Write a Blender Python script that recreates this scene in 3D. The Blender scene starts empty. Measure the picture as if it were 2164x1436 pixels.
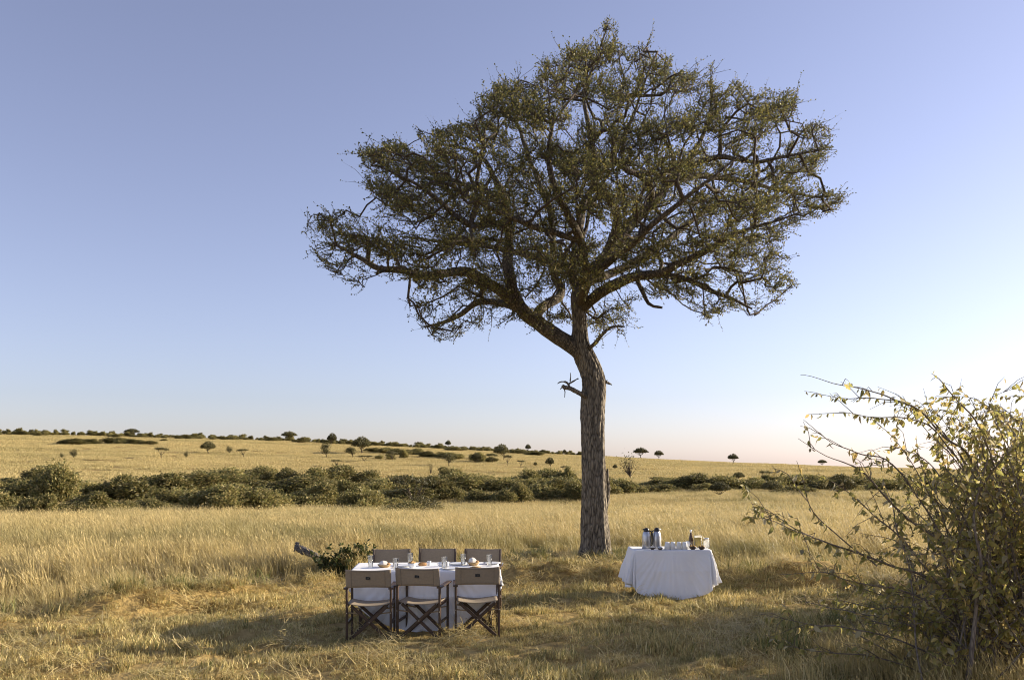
import bpy, math, random
import numpy as np
from mathutils import Vector, Matrix, Quaternion

random.seed(11)
rng = np.random.default_rng(11)
sc = bpy.context.scene
COL = sc.collection

# ------------------------------------------------------------------ camera
F, CX, YH, EYE = 1800.0, 1082.0, 975.0, 2.15        # photo pixels, eye height in metres
cam_d = bpy.data.cameras.new('camera')
cam = bpy.data.objects.new('camera', cam_d); COL.objects.link(cam)
cam.location = (0, 0, EYE); cam.rotation_euler = (math.radians(90), 0, 0)
cam_d.sensor_width = 36.0; cam_d.lens = F / 2164 * 36
cam_d.shift_y = (YH - 718) / 2164
cam_d.clip_start = 0.1; cam_d.clip_end = 9000
sc.camera = cam

# ------------------------------------------------------------------ sky and sun
SUN_AZ, SUN_EL = math.radians(20), math.radians(17)   # azimuth from +X towards +Y
world = bpy.data.worlds.new('World'); sc.world = world; world.use_nodes = True
wn, wl = world.node_tree.nodes, world.node_tree.links
bg = wn['Background']
sky = wn.new('ShaderNodeTexSky'); sky.sky_type = 'NISHITA'; sky.sun_disc = False
sky.sun_elevation = SUN_EL
sky.sun_rotation = math.radians(90) - SUN_AZ
sky.altitude = 0; sky.air_density = 1.0; sky.dust_density = 0.55; sky.ozone_density = 3.0
hsv = wn.new('ShaderNodeHueSaturation'); hsv.inputs['Saturation'].default_value = 0.67
wb = wn.new('ShaderNodeMix'); wb.data_type = 'RGBA'; wb.blend_type = 'MULTIPLY'; wb.inputs[0].default_value = 1.0
wb.inputs[7].default_value = (0.99, 0.912, 1.06, 1)      # the camera's white balance, whole sky alike
wl.new(sky.outputs[0], hsv.inputs['Color']); wl.new(hsv.outputs[0], wb.inputs[6]); wl.new(wb.outputs[2], bg.inputs[0])
bg.inputs[1].default_value = 0.097
sun_d = bpy.data.lights.new('sun', 'SUN'); sun_d.energy = 5.0; sun_d.angle = math.radians(0.55)
sun_d.color = (1.0, 0.87, 0.68)
sun = bpy.data.objects.new('sun', sun_d); COL.objects.link(sun)
sdir = Vector((math.cos(SUN_AZ) * math.cos(SUN_EL), math.sin(SUN_AZ) * math.cos(SUN_EL), math.sin(SUN_EL)))
sun.rotation_euler = sdir.to_track_quat('Z', 'Y').to_euler(); sun.location = (30, 10, 20)
vs = sc.view_settings
vs.view_transform = 'Standard'; vs.look = 'None'; vs.exposure = 0.92; vs.gamma = 1.0; vs.use_curve_mapping = False
sc.render.engine = 'CYCLES'
sc.cycles.filter_width = 1.05
sc.cycles.use_denoising = True; sc.cycles.denoiser = 'OPENIMAGEDENOISE'; sc.cycles.denoising_input_passes = 'RGB_ALBEDO_NORMAL'; sc.cycles.denoising_prefilter = 'ACCURATE'
sc.cycles.max_bounces = 24; sc.cycles.transmission_bounces = 24; sc.cycles.diffuse_bounces = 5; sc.cycles.glossy_bounces = 6; sc.cycles.transparent_max_bounces = 12
sc.cycles.caustics_reflective = False; sc.cycles.caustics_refractive = False

# ------------------------------------------------------------------ terrain function
_ns = np.random.default_rng(3)
_W = [(_ns.uniform(0, 6.28), _ns.uniform(0, 6.28), _ns.uniform(.7, 1.4)) for _ in range(40)]
def noise2(x, y, scale, k=0):
    """smooth pseudo noise in about -1..1"""
    s = 0
    for i in range(6):
        a, p, f = _W[(k * 6 + i) % 40]
        s = s + np.sin((x * math.cos(a) + y * math.sin(a)) * f * 6.28 / scale + p + 1.3 * np.sin((x * math.sin(a * 1.7) + y * math.cos(a * 1.7)) * 4.1 / scale + p * 2))
    return s / 3.2
CREST_Y = 420.0
_cpx = np.array([-3000, -400, 0, 300, 600, 800, 1000, 1230, 1340, 1500, 1700, 1840, 2164, 2600, 5000], float)
_cpy = np.array([880, 903, 917, 922, 931, 941, 951, 962, 968, 976, 984, 989, 1002, 1012, 1030], float)
_cX = (_cpx - CX) / F * CREST_Y
_cZ = EYE + (YH - _cpy) / F * CREST_Y
_eX = np.array([-40, -12, -6.7, -5.3, -4.1, -2.9, 0, 1.0, 2.7, 3.85, 5, 8.2, 14, 40], float)
_eY = np.array([7, 8.6, 11.2, 12.3, 14.07, 15.6, 17.4, 18.3, 18.3, 15.8, 14.7, 13.7, 12.5, 9], float)
def edge(X): return np.interp(X, _eX, _eY)
def sstep(a, b, t):
    t = np.clip((t - a) / (b - a), 0, 1); return t * t * (3 - 2 * t)
def pile(X, Y):
    """long heaps of raked hay: beside the buffet table and at the edge of the tall grass"""
    a = np.exp(-((Y - 15.35 - .25 * np.sin(X * 2)) / .42) ** 2) * sstep(-.3, .2, X) * (1 - sstep(1.9, 2.6, X))
    b = np.exp(-((Y - 12.9 - .5 * (X + 4.8)) / .35) ** 2) * sstep(-6.3, -5.6, X) * (1 - sstep(-4.6, -4.0, X))
    c = np.exp(-((Y - 14.6) / .4) ** 2) * sstep(3.9, 4.3, X) * (1 - sstep(5.4, 6.0, X))
    return 1.35 * a + .15 * b + .9 * c
def H(X, Y):
    X = np.asarray(X, float); Y = np.asarray(Y, float)
    z = -2.25 * np.clip((Y - 21) / 52, 0, 1) ** 1.15
    zc = np.interp(X, _cX, _cZ)
    t = np.clip((Y - 120) / (CREST_Y - 120), 0, 1)
    ramp = t * 0.75 + 0.25 * (1 - np.cos(t * math.pi)) / 2
    z = z + ramp * (zc + 2.25)
    z = z - np.clip(Y - CREST_Y, 0, 2200) * 0.035
    z = z + noise2(X, Y, 60, 1) * 0.25 * sstep(30, 120, Y) * (1 - sstep(330, 400, Y))
    near = 1 - sstep(20, 40, Y)
    flat = 1 - 0.8 * np.exp(-(((X + 1.1) / 1.6) ** 2 + ((Y - 11.3) / 1.5) ** 2) ** 2)
    z = z + near * flat * (0.040 * noise2(X, Y, 1.3, 2) + 0.034 * noise2(X, Y, 0.55, 3))
    dE = Y - edge(X)
    ridge = np.exp(-((dE + .15) / .45) ** 2) * (0.20 + 0.15 * noise2(X, Y, 1.9, 4)) * (1 - .7 * np.exp(-((X - 1.8) / 1.3) ** 2))
    z = z + near * ridge * (np.abs(X) < 20)
    z = z + near * pile(X, Y) * (.26 + .12 * noise2(X, Y, 1.1, 5))
    return z
def ground(X, Y): return float(H(X, Y))
def P(px, py, Y): return Vector(((px - CX) / F * Y, Y, EYE + (YH - py) / F * Y))
_Ys = np.concatenate([np.linspace(4, 60, 1200), np.linspace(60.2, CREST_Y, 1800)])
def G(px, py):
    """where the ray through a photo pixel meets the ground"""
    X = (px - CX) / F * _Ys
    zr = EYE + (YH - py) / F * _Ys
    hit = np.nonzero(zr <= H(X, _Ys))[0]
    Y = _Ys[hit[0]] if len(hit) else CREST_Y - 2
    X = (px - CX) / F * Y
    return Vector((X, Y, ground(X, Y)))

# ------------------------------------------------------------------ materials
MATS = {}
def newmat(name):
    m = bpy.data.materials.new(name); m.use_nodes = True
    MATS[name] = m
    return m, m.node_tree.nodes, m.node_tree.links, m.node_tree.nodes['Principled BSDF']
def simple(name, col, rough=0.6, metal=0.0, noise=0.15, nscale=30, bump=0.0, **kw):
    m, n, l, b = newmat(name)
    b.inputs['Roughness'].default_value = rough; b.inputs['Metallic'].default_value = metal
    tc = n.new('ShaderNodeTexCoord'); t = n.new('ShaderNodeTexNoise')
    t.inputs['Scale'].default_value = nscale; t.inputs['Detail'].default_value = 5
    l.new(tc.outputs['Object'], t.inputs['Vector'])
    r = n.new('ShaderNodeValToRGB')
    r.color_ramp.elements[0].position = .3; r.color_ramp.elements[1].position = .7
    r.color_ramp.elements[0].color = tuple(c * (1 - noise) for c in col) + (1,)
    r.color_ramp.elements[1].color = tuple(min(1, c * (1 + noise)) for c in col) + (1,)
    l.new(t.outputs['Fac'], r.inputs[0]); l.new(r.outputs[0], b.inputs['Base Color'])
    if bump:
        bp = n.new('ShaderNodeBump'); bp.inputs['Strength'].default_value = bump; bp.inputs['Distance'].default_value = .01
        l.new(t.outputs['Fac'], bp.inputs['Height']); l.new(bp.outputs[0], b.inputs['Normal'])
    for k, v in kw.items(): b.inputs[k].default_value = v
    return m
def leafmat(name, transl=0.35, rough=0.55, spec=0.3, inst=0.25, big=None):
    """colour comes from the per-leaf attribute 'col'; thin leaves let light through"""
    m, n, l, b = newmat(name)
    at = n.new('ShaderNodeAttribute'); at.attribute_name = 'col'
    oi = n.new('ShaderNodeObjectInfo')
    mr = n.new('ShaderNodeMapRange'); mr.inputs['To Min'].default_value = 1 - inst; mr.inputs['To Max'].default_value = 1 + inst
    l.new(oi.outputs['Random'], mr.inputs[0])
    mul = n.new('ShaderNodeMix'); mul.data_type = 'RGBA'; mul.blend_type = 'MULTIPLY'; mul.inputs[0].default_value = 1
    l.new(at.outputs['Color'], mul.inputs[6]); l.new(mr.outputs[0], mul.inputs[7])
    out = mul.outputs[2]
    if big:                                    # slow change of growth over the field: greener or drier patches
        geo = n.new('ShaderNodeNewGeometry'); mp = n.new('ShaderNodeMapping'); mp.inputs['Scale'].default_value = big[1]
        t = n.new('ShaderNodeTexNoise'); t.inputs['Scale'].default_value = 1; t.inputs['Detail'].default_value = 4
        l.new(geo.outputs['Position'], mp.inputs[0]); l.new(mp.outputs[0], t.inputs['Vector'])
        r = n.new('ShaderNodeMapRange'); r.inputs['From Min'].default_value = .48; r.inputs['From Max'].default_value = .7
        r.inputs['To Max'].default_value = big[2]
        l.new(t.outputs['Fac'], r.inputs[0])
        mx = n.new('ShaderNodeMix'); mx.data_type = 'RGBA'
        l.new(r.outputs[0], mx.inputs[0]); l.new(out, mx.inputs[6]); mx.inputs[7].default_value = big[0] + (1,)
        out = mx.outputs[2]
    l.new(out, b.inputs['Base Color'])
    b.inputs['Roughness'].default_value = rough; b.inputs['Specular IOR Level'].default_value = spec
    tr = n.new('ShaderNodeBsdfTranslucent'); l.new(out, tr.inputs['Color'])
    ms = n.new('ShaderNodeMixShader'); ms.inputs[0].default_value = transl
    l.new(b.outputs[0], ms.inputs[1]); l.new(tr.outputs[0], ms.inputs[2])
    l.new(ms.outputs[0], n['Material Output'].inputs['Surface'])
    return m
def barkmat(name, c0, c1, scale=14, stretch=.22, bump=.8, dist=.03):
    m, n, l, b = newmat(name)
    tc = n.new('ShaderNodeTexCoord'); mp = n.new('ShaderNodeMapping'); mp.inputs['Scale'].default_value = (1, 1, stretch)
    l.new(tc.outputs['Object'], mp.inputs[0])
    t = n.new('ShaderNodeTexNoise'); t.inputs['Scale'].default_value = scale; t.inputs['Detail'].default_value = 7; t.inputs['Roughness'].default_value = .65; t.inputs['Distortion'].default_value = .6
    v = n.new('ShaderNodeTexVoronoi'); v.inputs['Scale'].default_value = scale * 1.3; v.feature = 'DISTANCE_TO_EDGE'
    l.new(mp.outputs[0], t.inputs['Vector']); l.new(mp.outputs[0], v.inputs['Vector'])
    mu = n.new('ShaderNodeMath'); mu.operation = 'MULTIPLY_ADD'; mu.inputs[1].default_value = 1.2
    l.new(v.outputs['Distance'], mu.inputs[0]); l.new(t.outputs['Fac'], mu.inputs[2])
    r = n.new('ShaderNodeValToRGB'); r.color_ramp.elements[0].position = .38; r.color_ramp.elements[1].position = .85
    r.color_ramp.elements[0].color = c0 + (1,); r.color_ramp.elements[1].color = c1 + (1,)
    l.new(mu.outputs[0], r.inputs[0]); l.new(r.outputs[0], b.inputs['Base Color'])
    bp = n.new('ShaderNodeBump'); bp.inputs['Strength'].default_value = bump; bp.inputs['Distance'].default_value = dist
    l.new(mu.outputs[0], bp.inputs['Height']); l.new(bp.outputs[0], b.inputs['Normal'])
    b.inputs['Roughness'].default_value = .9; b.inputs['Specular IOR Level'].default_value = .15
    return m
M_BARK = barkmat('bark', (.036, .031, .026), (.29, .25, .19), scale=15, stretch=.26, bump=1.0, dist=.05)
M_TWIG = barkmat('twig_bark', (.045, .036, .028), (.12, .095, .07), scale=25, bump=.3, dist=.01)
M_LIMB = barkmat('limb_bark', (.030, .026, .021), (.19, .158, .118), scale=15, stretch=.6, bump=.9, dist=.03)
M_LOG = barkmat('dead_wood', (.06, .055, .052), (.24, .22, .20), scale=22, stretch=1, bump=.6)
M_SHRUBTWIG = barkmat('shrub_twig', (.08, .068, .055), (.25, .205, .155), scale=40, bump=.3, dist=.005)
M_LEAF = leafmat('tree_leaf', .42, inst=0)
M_SHRUB = leafmat('shrub_leaf', .56, rough=.42, spec=.45, inst=0)
M_BUSH = leafmat('bush_leaf', .40, inst=.30)
M_ACACIA = leafmat('acacia_leaf', .25, inst=.25)
GREEN = (.175, .175, .062)
M_TALL = leafmat('tall_grass', .34, rough=.5, spec=.25, inst=.18, big=(GREEN, (.16, .30, 1), .72))
M_MOWN = leafmat('mown_grass', .30, rough=.55, spec=.25, inst=.25, big=(GREEN, (.7, 1.0, 1), .55))
M_HILL = leafmat('hill_grass', .30, rough=.6, spec=.2, inst=.12, big=(GREEN, (.010, .05, .02), .38))
M_HAY = leafmat('cut_hay', .25, rough=.55, spec=.25, inst=.2)
M_WEED = leafmat('weed_leaf', .35, inst=.2)

m, n, l, b = newmat('savanna_soil')
geo = n.new('ShaderNodeNewGeometry')
def gnoise(scale3, detail=5):
    mp = n.new('ShaderNodeMapping'); mp.inputs['Scale'].default_value = scale3
    t = n.new('ShaderNodeTexNoise'); t.inputs['Scale'].default_value = 1; t.inputs['Detail'].default_value = detail
    l.new(geo.outputs['Position'], mp.inputs[0]); l.new(mp.outputs[0], t.inputs['Vector'])
    return t.outputs['Fac']
f1 = gnoise((9, 9, 9)); f2 = gnoise((.015, .07, .02)); f3 = gnoise((.4, .8, .5))
r = n.new('ShaderNodeValToRGB')
r.color_ramp.elements[0].position = .3; r.color_ramp.elements[0].color = (.26, .185, .072, 1)
r.color_ramp.elements[1].position = .7; r.color_ramp.elements[1].color = (.48, .345, .135, 1)
l.new(f1, r.inputs[0])
mr = n.new('ShaderNodeMapRange'); mr.inputs['From Min'].default_value = .5; mr.inputs['From Max'].default_value = .72; mr.inputs['To Max'].default_value = .35
l.new(f2, mr.inputs[0])
mx = n.new('ShaderNodeMix'); mx.data_type = 'RGBA'; mx.inputs[7].default_value = (.14, .125, .045, 1)
l.new(mr.outputs[0], mx.inputs[0]); l.new(r.outputs[0], mx.inputs[6]); l.new(mx.outputs[2], b.inputs['Base Color'])
bp = n.new('ShaderNodeBump'); bp.inputs['Strength'].default_value = .9; bp.inputs['Distance'].default_value = .05
l.new(f1, bp.inputs['Height']); l.new(bp.outputs[0], b.inputs['Normal'])
b.inputs['Roughness'].default_value = .95; b.inputs['Specular IOR Level'].default_value = .1

M_WOOD = simple('dark_chair_wood', (.060, .034, .020), .42, noise=.4, nscale=25)
M_CANVAS = simple('taupe_canvas', (.30, .24, .165), .9, noise=.08, nscale=40)
M_SEAM = simple('canvas_seam', (.16, .135, .10), .9, noise=.1, nscale=200)
M_PATCH = simple('black_patch', (.012, .012, .010), .7)
M_EMBLEM = simple('patch_emblem', (.10, .09, .06), .7)
M_BRASS = simple('bolt_metal', (.55, .50, .42), .35, 1.0)
M_STRUT = simple('strut_wood', (.26, .19, .11), .5, noise=.3)
M_CLOTH = simple('white_cotton', (.86, .86, .86), .85, noise=.01, nscale=6)
M_CHINA = simple('white_china', (.80, .80, .78), .15, noise=.01)
M_STEEL = simple('brushed_steel', (.50, .50, .51), .40, 1.0, noise=.06, nscale=40)
M_BLACK = simple('black_plastic', (.016, .016, .018), .35)
M_BASKET = simple('woven_basket', (.42, .28, .12), .8, noise=.35, nscale=120, bump=.5)
M_BREAD = simple('bread_crust', (.34, .18, .065), .75, noise=.35, nscale=60)
M_NAPKIN = simple('napkin', (.74, .70, .62), .9, noise=.05)
M_FOOD = simple('pastry', (.52, .33, .12), .7, noise=.4, nscale=90)
M_DKBOWL = simple('dark_wood_bowl', (.05, .032, .018), .4, noise=.4)
M_FRUIT = simple('fruit_pieces', (.42, .24, .05), .5, noise=.6, nscale=50)
M_BOTTLE = simple('brown_glass', (.075, .035, .012), .12, noise=.05, Alpha=1.0)
M_FOIL = simple('neck_foil', (.82, .80, .76), .3, .8)
M_JUICE = simple('juice', (.80, .58, .17), .25, noise=.06)
M_STEELGREY = simple('cutlery', (.6, .6, .6), .3, 1.0)
def thin_glass(name, tint, gloss, light_fill):
    m, n, l, b = newmat(name)
    lw = n.new('ShaderNodeLayerWeight'); lw.inputs['Blend'].default_value = gloss
    t = n.new('ShaderNodeBsdfTransparent'); t.inputs['Color'].default_value = tint + (1,)
    g = n.new('ShaderNodeBsdfGlossy'); g.inputs['Roughness'].default_value = .18; g.inputs['Color'].default_value = (1, 1, 1, 1)
    d = n.new('ShaderNodeBsdfTranslucent'); d.inputs['Color'].default_value = (.95, .96, .97, 1)      # white mixed in to imitate light catching the glass and its rims
    m1 = n.new('ShaderNodeMixShader'); m1.inputs[0].default_value = light_fill; l.new(t.outputs[0], m1.inputs[1]); l.new(d.outputs[0], m1.inputs[2])
    ms = n.new('ShaderNodeMixShader'); l.new(lw.outputs['Fresnel'], ms.inputs[0]); l.new(m1.outputs[0], ms.inputs[1]); l.new(g.outputs[0], ms.inputs[2])
    l.new(ms.outputs[0], n['Material Output'].inputs['Surface'])
    return m
M_GLASS = thin_glass('clear_glass', (.985, .99, .99), .13, .16)
M_WATER = thin_glass('water', (.985, .99, .995), .10, .10)

# ------------------------------------------------------------------ mesh helpers
def mesh_np(name, V, faces, mat=None, col=None, smooth=False):
    """faces: list of (k,n) integer arrays"""
    me = bpy.data.meshes.new(name)
    V = np.asarray(V, np.float32)
    faces = [np.asarray(f, np.int32) for f in faces if len(f)]
    loops = np.concatenate([f.ravel() for f in faces])
    starts, off = [], 0
    for f in faces:
        starts.append(off + np.arange(len(f)) * f.shape[1]); off += f.size
    starts = np.concatenate(starts).astype(np.int32)
    me.vertices.add(len(V)); me.vertices.foreach_set('co', V.ravel())
    me.loops.add(len(loops)); me.loops.foreach_set('vertex_index', loops)
    me.polygons.add(len(starts)); me.polygons.foreach_set('loop_start', starts)
    if smooth: me.polygons.foreach_set('use_smooth', np.ones(len(starts), bool))
    me.update(calc_edges=True); me.validate()
    if col is not None:
        a = me.color_attributes.new('col', 'FLOAT_COLOR', 'POINT')
        c = np.ones((len(V), 4), np.float32); c[:, :3] = col
        a.data.foreach_set('color', c.ravel())
    if mat: me.materials.append(mat)
    return me
def link(name, me, parent=None, loc=(0, 0, 0)):
    o = bpy.data.objects.new(name, me); COL.objects.link(o); o.location = loc
    if parent: o.parent = parent
    return o
def tag(o, label=None, cat=None, group=None, kind=None):
    if label: o['label'] = label
    if cat: o['category'] = cat
    if group: o['group'] = group
    if kind: o['kind'] = kind
    return o
def thing(name, label, cat, loc=(0, 0, 0), rz=0, group=None):
    o = link(name, None, None, loc); o.rotation_euler = (0, 0, rz); o.empty_display_size = .1
    return tag(o, label, cat, group)
def copy_tree(o, parent=None):
    c = o.copy(); COL.objects.link(c); c.parent = parent
    for ch in list(o.children): copy_tree(ch, c)
    return c
class MB:
    """collects shapes of ONE part"""
    def __init__(s): s.V, s.F = [], []
    def add(s, V, Fs):
        o = len(s.V); s.V += [tuple(v) for v in V]; s.F += [tuple(i + o for i in f) for f in Fs]; return s
    def bar(s, a, b, w, t, up=(0, 0, 1), bev=.15):
        """bar a->b, w wide across, t thick along `up`, chamfered"""
        a, b = Vector(a), Vector(b); d = (b - a).normalized(); up = Vector(up)
        x = d.cross(up).normalized(); y = x.cross(d).normalized()
        c = min(w, t) * bev; hw, ht = w / 2, t / 2
        prof = [(hw - c, -ht), (hw, -ht + c), (hw, ht - c), (hw - c, ht), (-hw + c, ht), (-hw, ht - c), (-hw, -ht + c), (-hw + c, -ht)]
        V = [a + x * p + y * q for p, q in prof] + [b + x * p + y * q for p, q in prof]
        Fs = [(i, (i + 1) % 8, 8 + (i + 1) % 8, 8 + i) for i in range(8)] + [tuple(range(7, -1, -1)), tuple(range(8, 16))]
        return s.add(V, Fs)
    def lathe(s, prof, n=20, c=(0, 0, 0), sx=1, sy=1):
        V, Fs = [], []
        for r_, z_ in prof:
            for i in range(n):
                a = 6.28318 * i / n; V.append((c[0] + r_ * math.cos(a) * sx, c[1] + r_ * math.sin(a) * sy, c[2] + z_))
        for j in range(len(prof) - 1):
            for i in range(n):
                Fs.append((j * n + i, j * n + (i + 1) % n, (j + 1) * n + (i + 1) % n, (j + 1) * n + i))
        return s.add(V, Fs)
    def tube(s, pts, rad, n=8):
        V, Fs = tube(pts, rad, n); return s.add(V, [tuple(f) for f in Fs])
    def build(s, name, mat, parent=None, smooth=False, loc=(0, 0, 0)):
        me = bpy.data.meshes.new(name); me.from_pydata(s.V, [], s.F); me.update()
        if smooth: me.polygons.foreach_set('use_smooth', np.ones(len(me.polygons), bool))
        me.materials.append(mat)
        o = link(name, me, parent, loc)
        return o
def tube(pts, rad, n=6, cap=True):
    pts = np.asarray(pts, float); rad = np.asarray(rad, float)
    T = np.gradient(pts, axis=0); T /= np.linalg.norm(T, axis=1)[:, None] + 1e-9
    ref = np.array([.31, .93, .2]) if abs(T[0] @ np.array([.31, .93, .2])) < .9 else np.array([1., 0, 0])
    U = np.empty_like(pts); u = ref - T[0] * (ref @ T[0])
    for i in range(len(pts)):
        u = u - T[i] * (u @ T[i]); u /= np.linalg.norm(u) + 1e-9; U[i] = u
    W = np.cross(T, U)
    a = np.arange(n) * 2 * math.pi / n
    V = pts[:, None] + rad[:, None, None] * (np.cos(a)[None, :, None] * U[:, None] + np.sin(a)[None, :, None] * W[:, None])
    k = len(pts)
    j, i = np.meshgrid(np.arange(k - 1), np.arange(n), indexing='ij')
    Q = np.stack([j * n + i, j * n + (i + 1) % n, (j + 1) * n + (i + 1) % n, (j + 1) * n + i], -1).reshape(-1, 4)
    return V.reshape(-1, 3), Q
class Bulk:
    """numpy collector for thousands of tubes or leaves"""
    def __init__(s): s.V, s.Q, s.C, s.n = [], [], [], 0
    def add(s, V, Q, C=None):
        s.V.append(V); s.Q.append(Q + s.n); s.n += len(V)
        if C is not None: s.C.append(C)
    def mesh(s, name, mat, smooth=False):
        return mesh_np(name, np.concatenate(s.V), [np.concatenate(s.Q)], mat, np.concatenate(s.C) if s.C else None, smooth)
def unit(v): return v / (np.linalg.norm(v, axis=-1, keepdims=True) + 1e-9)
def rand_dirs(k, r=rng): return unit(r.normal(size=(k, 3)))
def leaf_quads(Pt, D, L, W, r=rng):
    """pointed leaf rhombi, slightly folded: Pt base points, D directions"""
    k = len(Pt); S = unit(np.cross(D, rand_dirs(k, r))); N = np.cross(S, D)
    L = np.broadcast_to(L, (k,))[:, None]; W = np.broadcast_to(W, (k,))[:, None]
    V = np.stack([Pt, Pt + D * L * .5 + S * W * .5 + N * W * .12, Pt + D * L, Pt + D * L * .5 - S * W * .5 + N * W * .12], 1).reshape(-1, 3)
    Q = np.arange(4 * k).reshape(k, 4)
    return V, Q
def catmull(pts, rad, step):
    pts = [np.array(p, float) for p in pts]; out, ro = [], []
    for i in range(len(pts) - 1):
        p0, p1, p2, p3 = pts[max(i - 1, 0)], pts[i], pts[i + 1], pts[min(i + 2, len(pts) - 1)]
        k = max(1, int(np.linalg.norm(p2 - p1) / step))
        for j in range(k):
            t = j / k
            out.append(.5 * (2 * p1 + (p2 - p0) * t + (2 * p0 - 5 * p1 + 4 * p2 - p3) * t * t + (3 * p1 - p0 - 3 * p2 + p3) * t ** 3))
            ro.append(rad[i] * (1 - t) + rad[i + 1] * t)
    out.append(pts[-1]); ro.append(rad[-1])
    return np.array(out), np.array(ro)

# ------------------------------------------------------------------ ground sheet
ys = np.concatenate([np.linspace(-60, 3, 30), np.linspace(3.2, 24, 150), 24 * np.exp(np.linspace(.02, math.log(CREST_Y * 1.02 / 24), 150)), np.linspace(CREST_Y * 1.06, 4000, 40)])
u = np.linspace(-1, 1, 321); xs = 5.5 * np.sinh(u * 6.6)
XX, YY = np.meshgrid(xs, ys); ZZ = H(XX, YY)
nx, ny = len(xs), len(ys)
j, i = np.meshgrid(np.arange(ny - 1), np.arange(nx - 1), indexing='ij')
Q = np.stack([j * nx + i, j * nx + i + 1, (j + 1) * nx + i + 1, (j + 1) * nx + i], -1).reshape(-1, 4)
tag(link('ground', mesh_np('ground', np.stack([XX, YY, ZZ], -1).reshape(-1, 3), [Q], MATS['savanna_soil'], None, True)), 'dry straw coloured savanna ground rising to a low hill', kind='structure')

# ------------------------------------------------------------------ grass
PROTO = {}
def grass_clump(name, mat, k, rad, h0, h1, width, lean, spread, pal, flat=0.0, seed_heads=0.0, under=0, seed=0):
    r = np.random.default_rng(100 + seed)
    bulkV, bulkT, bulkC = [], [], []; n = 0
    def blades(k, h0, h1, width, lean, spread, pal, heads, flat):
        nonlocal n
        a = r.uniform(0, 6.283, k); rr = rad * np.sqrt(r.uniform(0, 1, k))
        B = np.stack([rr * np.cos(a), rr * np.sin(a), np.full(k, -.015)], 1)
        h = r.uniform(h0, h1, k)
        d2 = np.stack([lean[0] + spread * r.normal(size=k), lean[1] + spread * r.normal(size=k)], 1)
        up = np.full(k, 1.0)
        if flat:
            aa = r.uniform(0, 6.283, k); d2 = np.stack([np.cos(aa), np.sin(aa)], 1); up = np.abs(r.normal(size=k)) * (1 - flat) + .05
            B[:, 2] = r.uniform(0, .05, k)
        D1 = unit(np.concatenate([d2 * .45, up[:, None]], 1)); D2 = unit(np.concatenate([d2 * 1.5, up[:, None] * (.9 if not flat else .2)], 1))
        S = unit(np.stack([-d2[:, 1] + r.normal(size=k) * .4, d2[:, 0] + r.normal(size=k) * .4, np.zeros(k)], 1))
        w = width * r.uniform(.6, 1.3, k)[:, None]; h = h[:, None]
        Mid = B + D1 * h * .55; Tip = Mid + D2 * h * .5
        V = np.stack([B - S * w * .5, B + S * w * .5, Mid - S * w * .42, Mid + S * w * .42, Tip], 1).reshape(-1, 3)
        o = np.arange(k)[:, None] * 5 + n
        T = np.concatenate([o + np.array([0, 1, 3]), o + np.array([0, 3, 2]), o + np.array([2, 3, 4])])
        c = np.array(pal)[r.integers(0, len(pal), k)] * r.uniform(.8, 1.2, (k, 1))
        bulkV.append(V); bulkT.append(T); bulkC.append(np.repeat(c, 5, 0)); n += len(V)
        kh = int(k * heads)
        if kh:
            Pt = Tip[:kh] - D2[:kh] * .02; L = r.uniform(.06, .13, kh)
            V2, Q2 = leaf_quads(Pt, unit(D2[:kh] + np.array([0, 0, -.15])), L, np.maximum(.011, width * 1.5), r)
            bulkV.append(V2); bulkT.append(np.concatenate([Q2[:, [0, 1, 2]], Q2[:, [0, 2, 3]]]) + n)
            bulkC.append(np.repeat(np.array([[.62, .49, .22]]) * r.uniform(.85, 1.15, (kh, 1)), 4, 0)); n += len(V2)
    blades(k, h0, h1, width, lean, spread, pal, seed_heads, flat)
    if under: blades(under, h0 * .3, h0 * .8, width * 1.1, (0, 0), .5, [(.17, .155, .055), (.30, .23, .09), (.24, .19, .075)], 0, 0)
    me = mesh_np(name, np.concatenate(bulkV), [np.concatenate(bulkT)], mat, np.concatenate(bulkC))
    return bpy.data.objects.new(name, me)
STRAW = [(.57, .455, .20), (.49, .385, .16), (.65, .53, .265), (.40, .335, .135), (.53, .43, .185)]
MOWN = [(.57, .445, .18), (.47, .37, .145), (.72, .59, .285), (.25, .245, .085), (.42, .36, .14), (.62, .505, .215), (.65, .525, .225)]
def proto_set(key, specs):
    c = bpy.data.collections.new(key)
    for i, s in enumerate(specs): c.objects.link(grass_clump(f'{key}_{i}', **s, seed=hash_(key) + i))
    PROTO[key] = c
def hash_(s): return sum(ord(ch) * (i + 3) for i, ch in enumerate(s)) % 9000
proto_set('mown_tuft', [dict(mat=M_MOWN, k=66, rad=.17, h0=.035, h1=.09 + .02 * (i % 3), width=.0090, lean=(-.12, 0), spread=.5, pal=MOWN) for i in range(5)])
proto_set('hay_wisp', [dict(mat=M_HAY, k=55, rad=.24, h0=.10, h1=.30, width=.0075, lean=(0, 0), spread=.5, pal=STRAW, flat=.88) for i in range(4)])
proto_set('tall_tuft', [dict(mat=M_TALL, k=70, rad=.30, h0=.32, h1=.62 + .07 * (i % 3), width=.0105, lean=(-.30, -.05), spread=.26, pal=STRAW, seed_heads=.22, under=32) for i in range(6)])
proto_set('green_tuft', [dict(mat=M_HAY, k=70, rad=.24, h0=.12, h1=.34, width=.009, lean=(-.15, 0), spread=.45, pal=[(.16, .175, .055), (.21, .21, .07), (.13, .15, .048), (.34, .29, .11), (.25, .24, .08)]) for i in range(4)])
proto_set('meadow_patch', [dict(mat=M_TALL, k=150, rad=.9, h0=.35, h1=.75, width=.020, lean=(-.28, -.03), spread=.25, pal=STRAW, seed_heads=.12, under=40) for i in range(5)])
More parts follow.
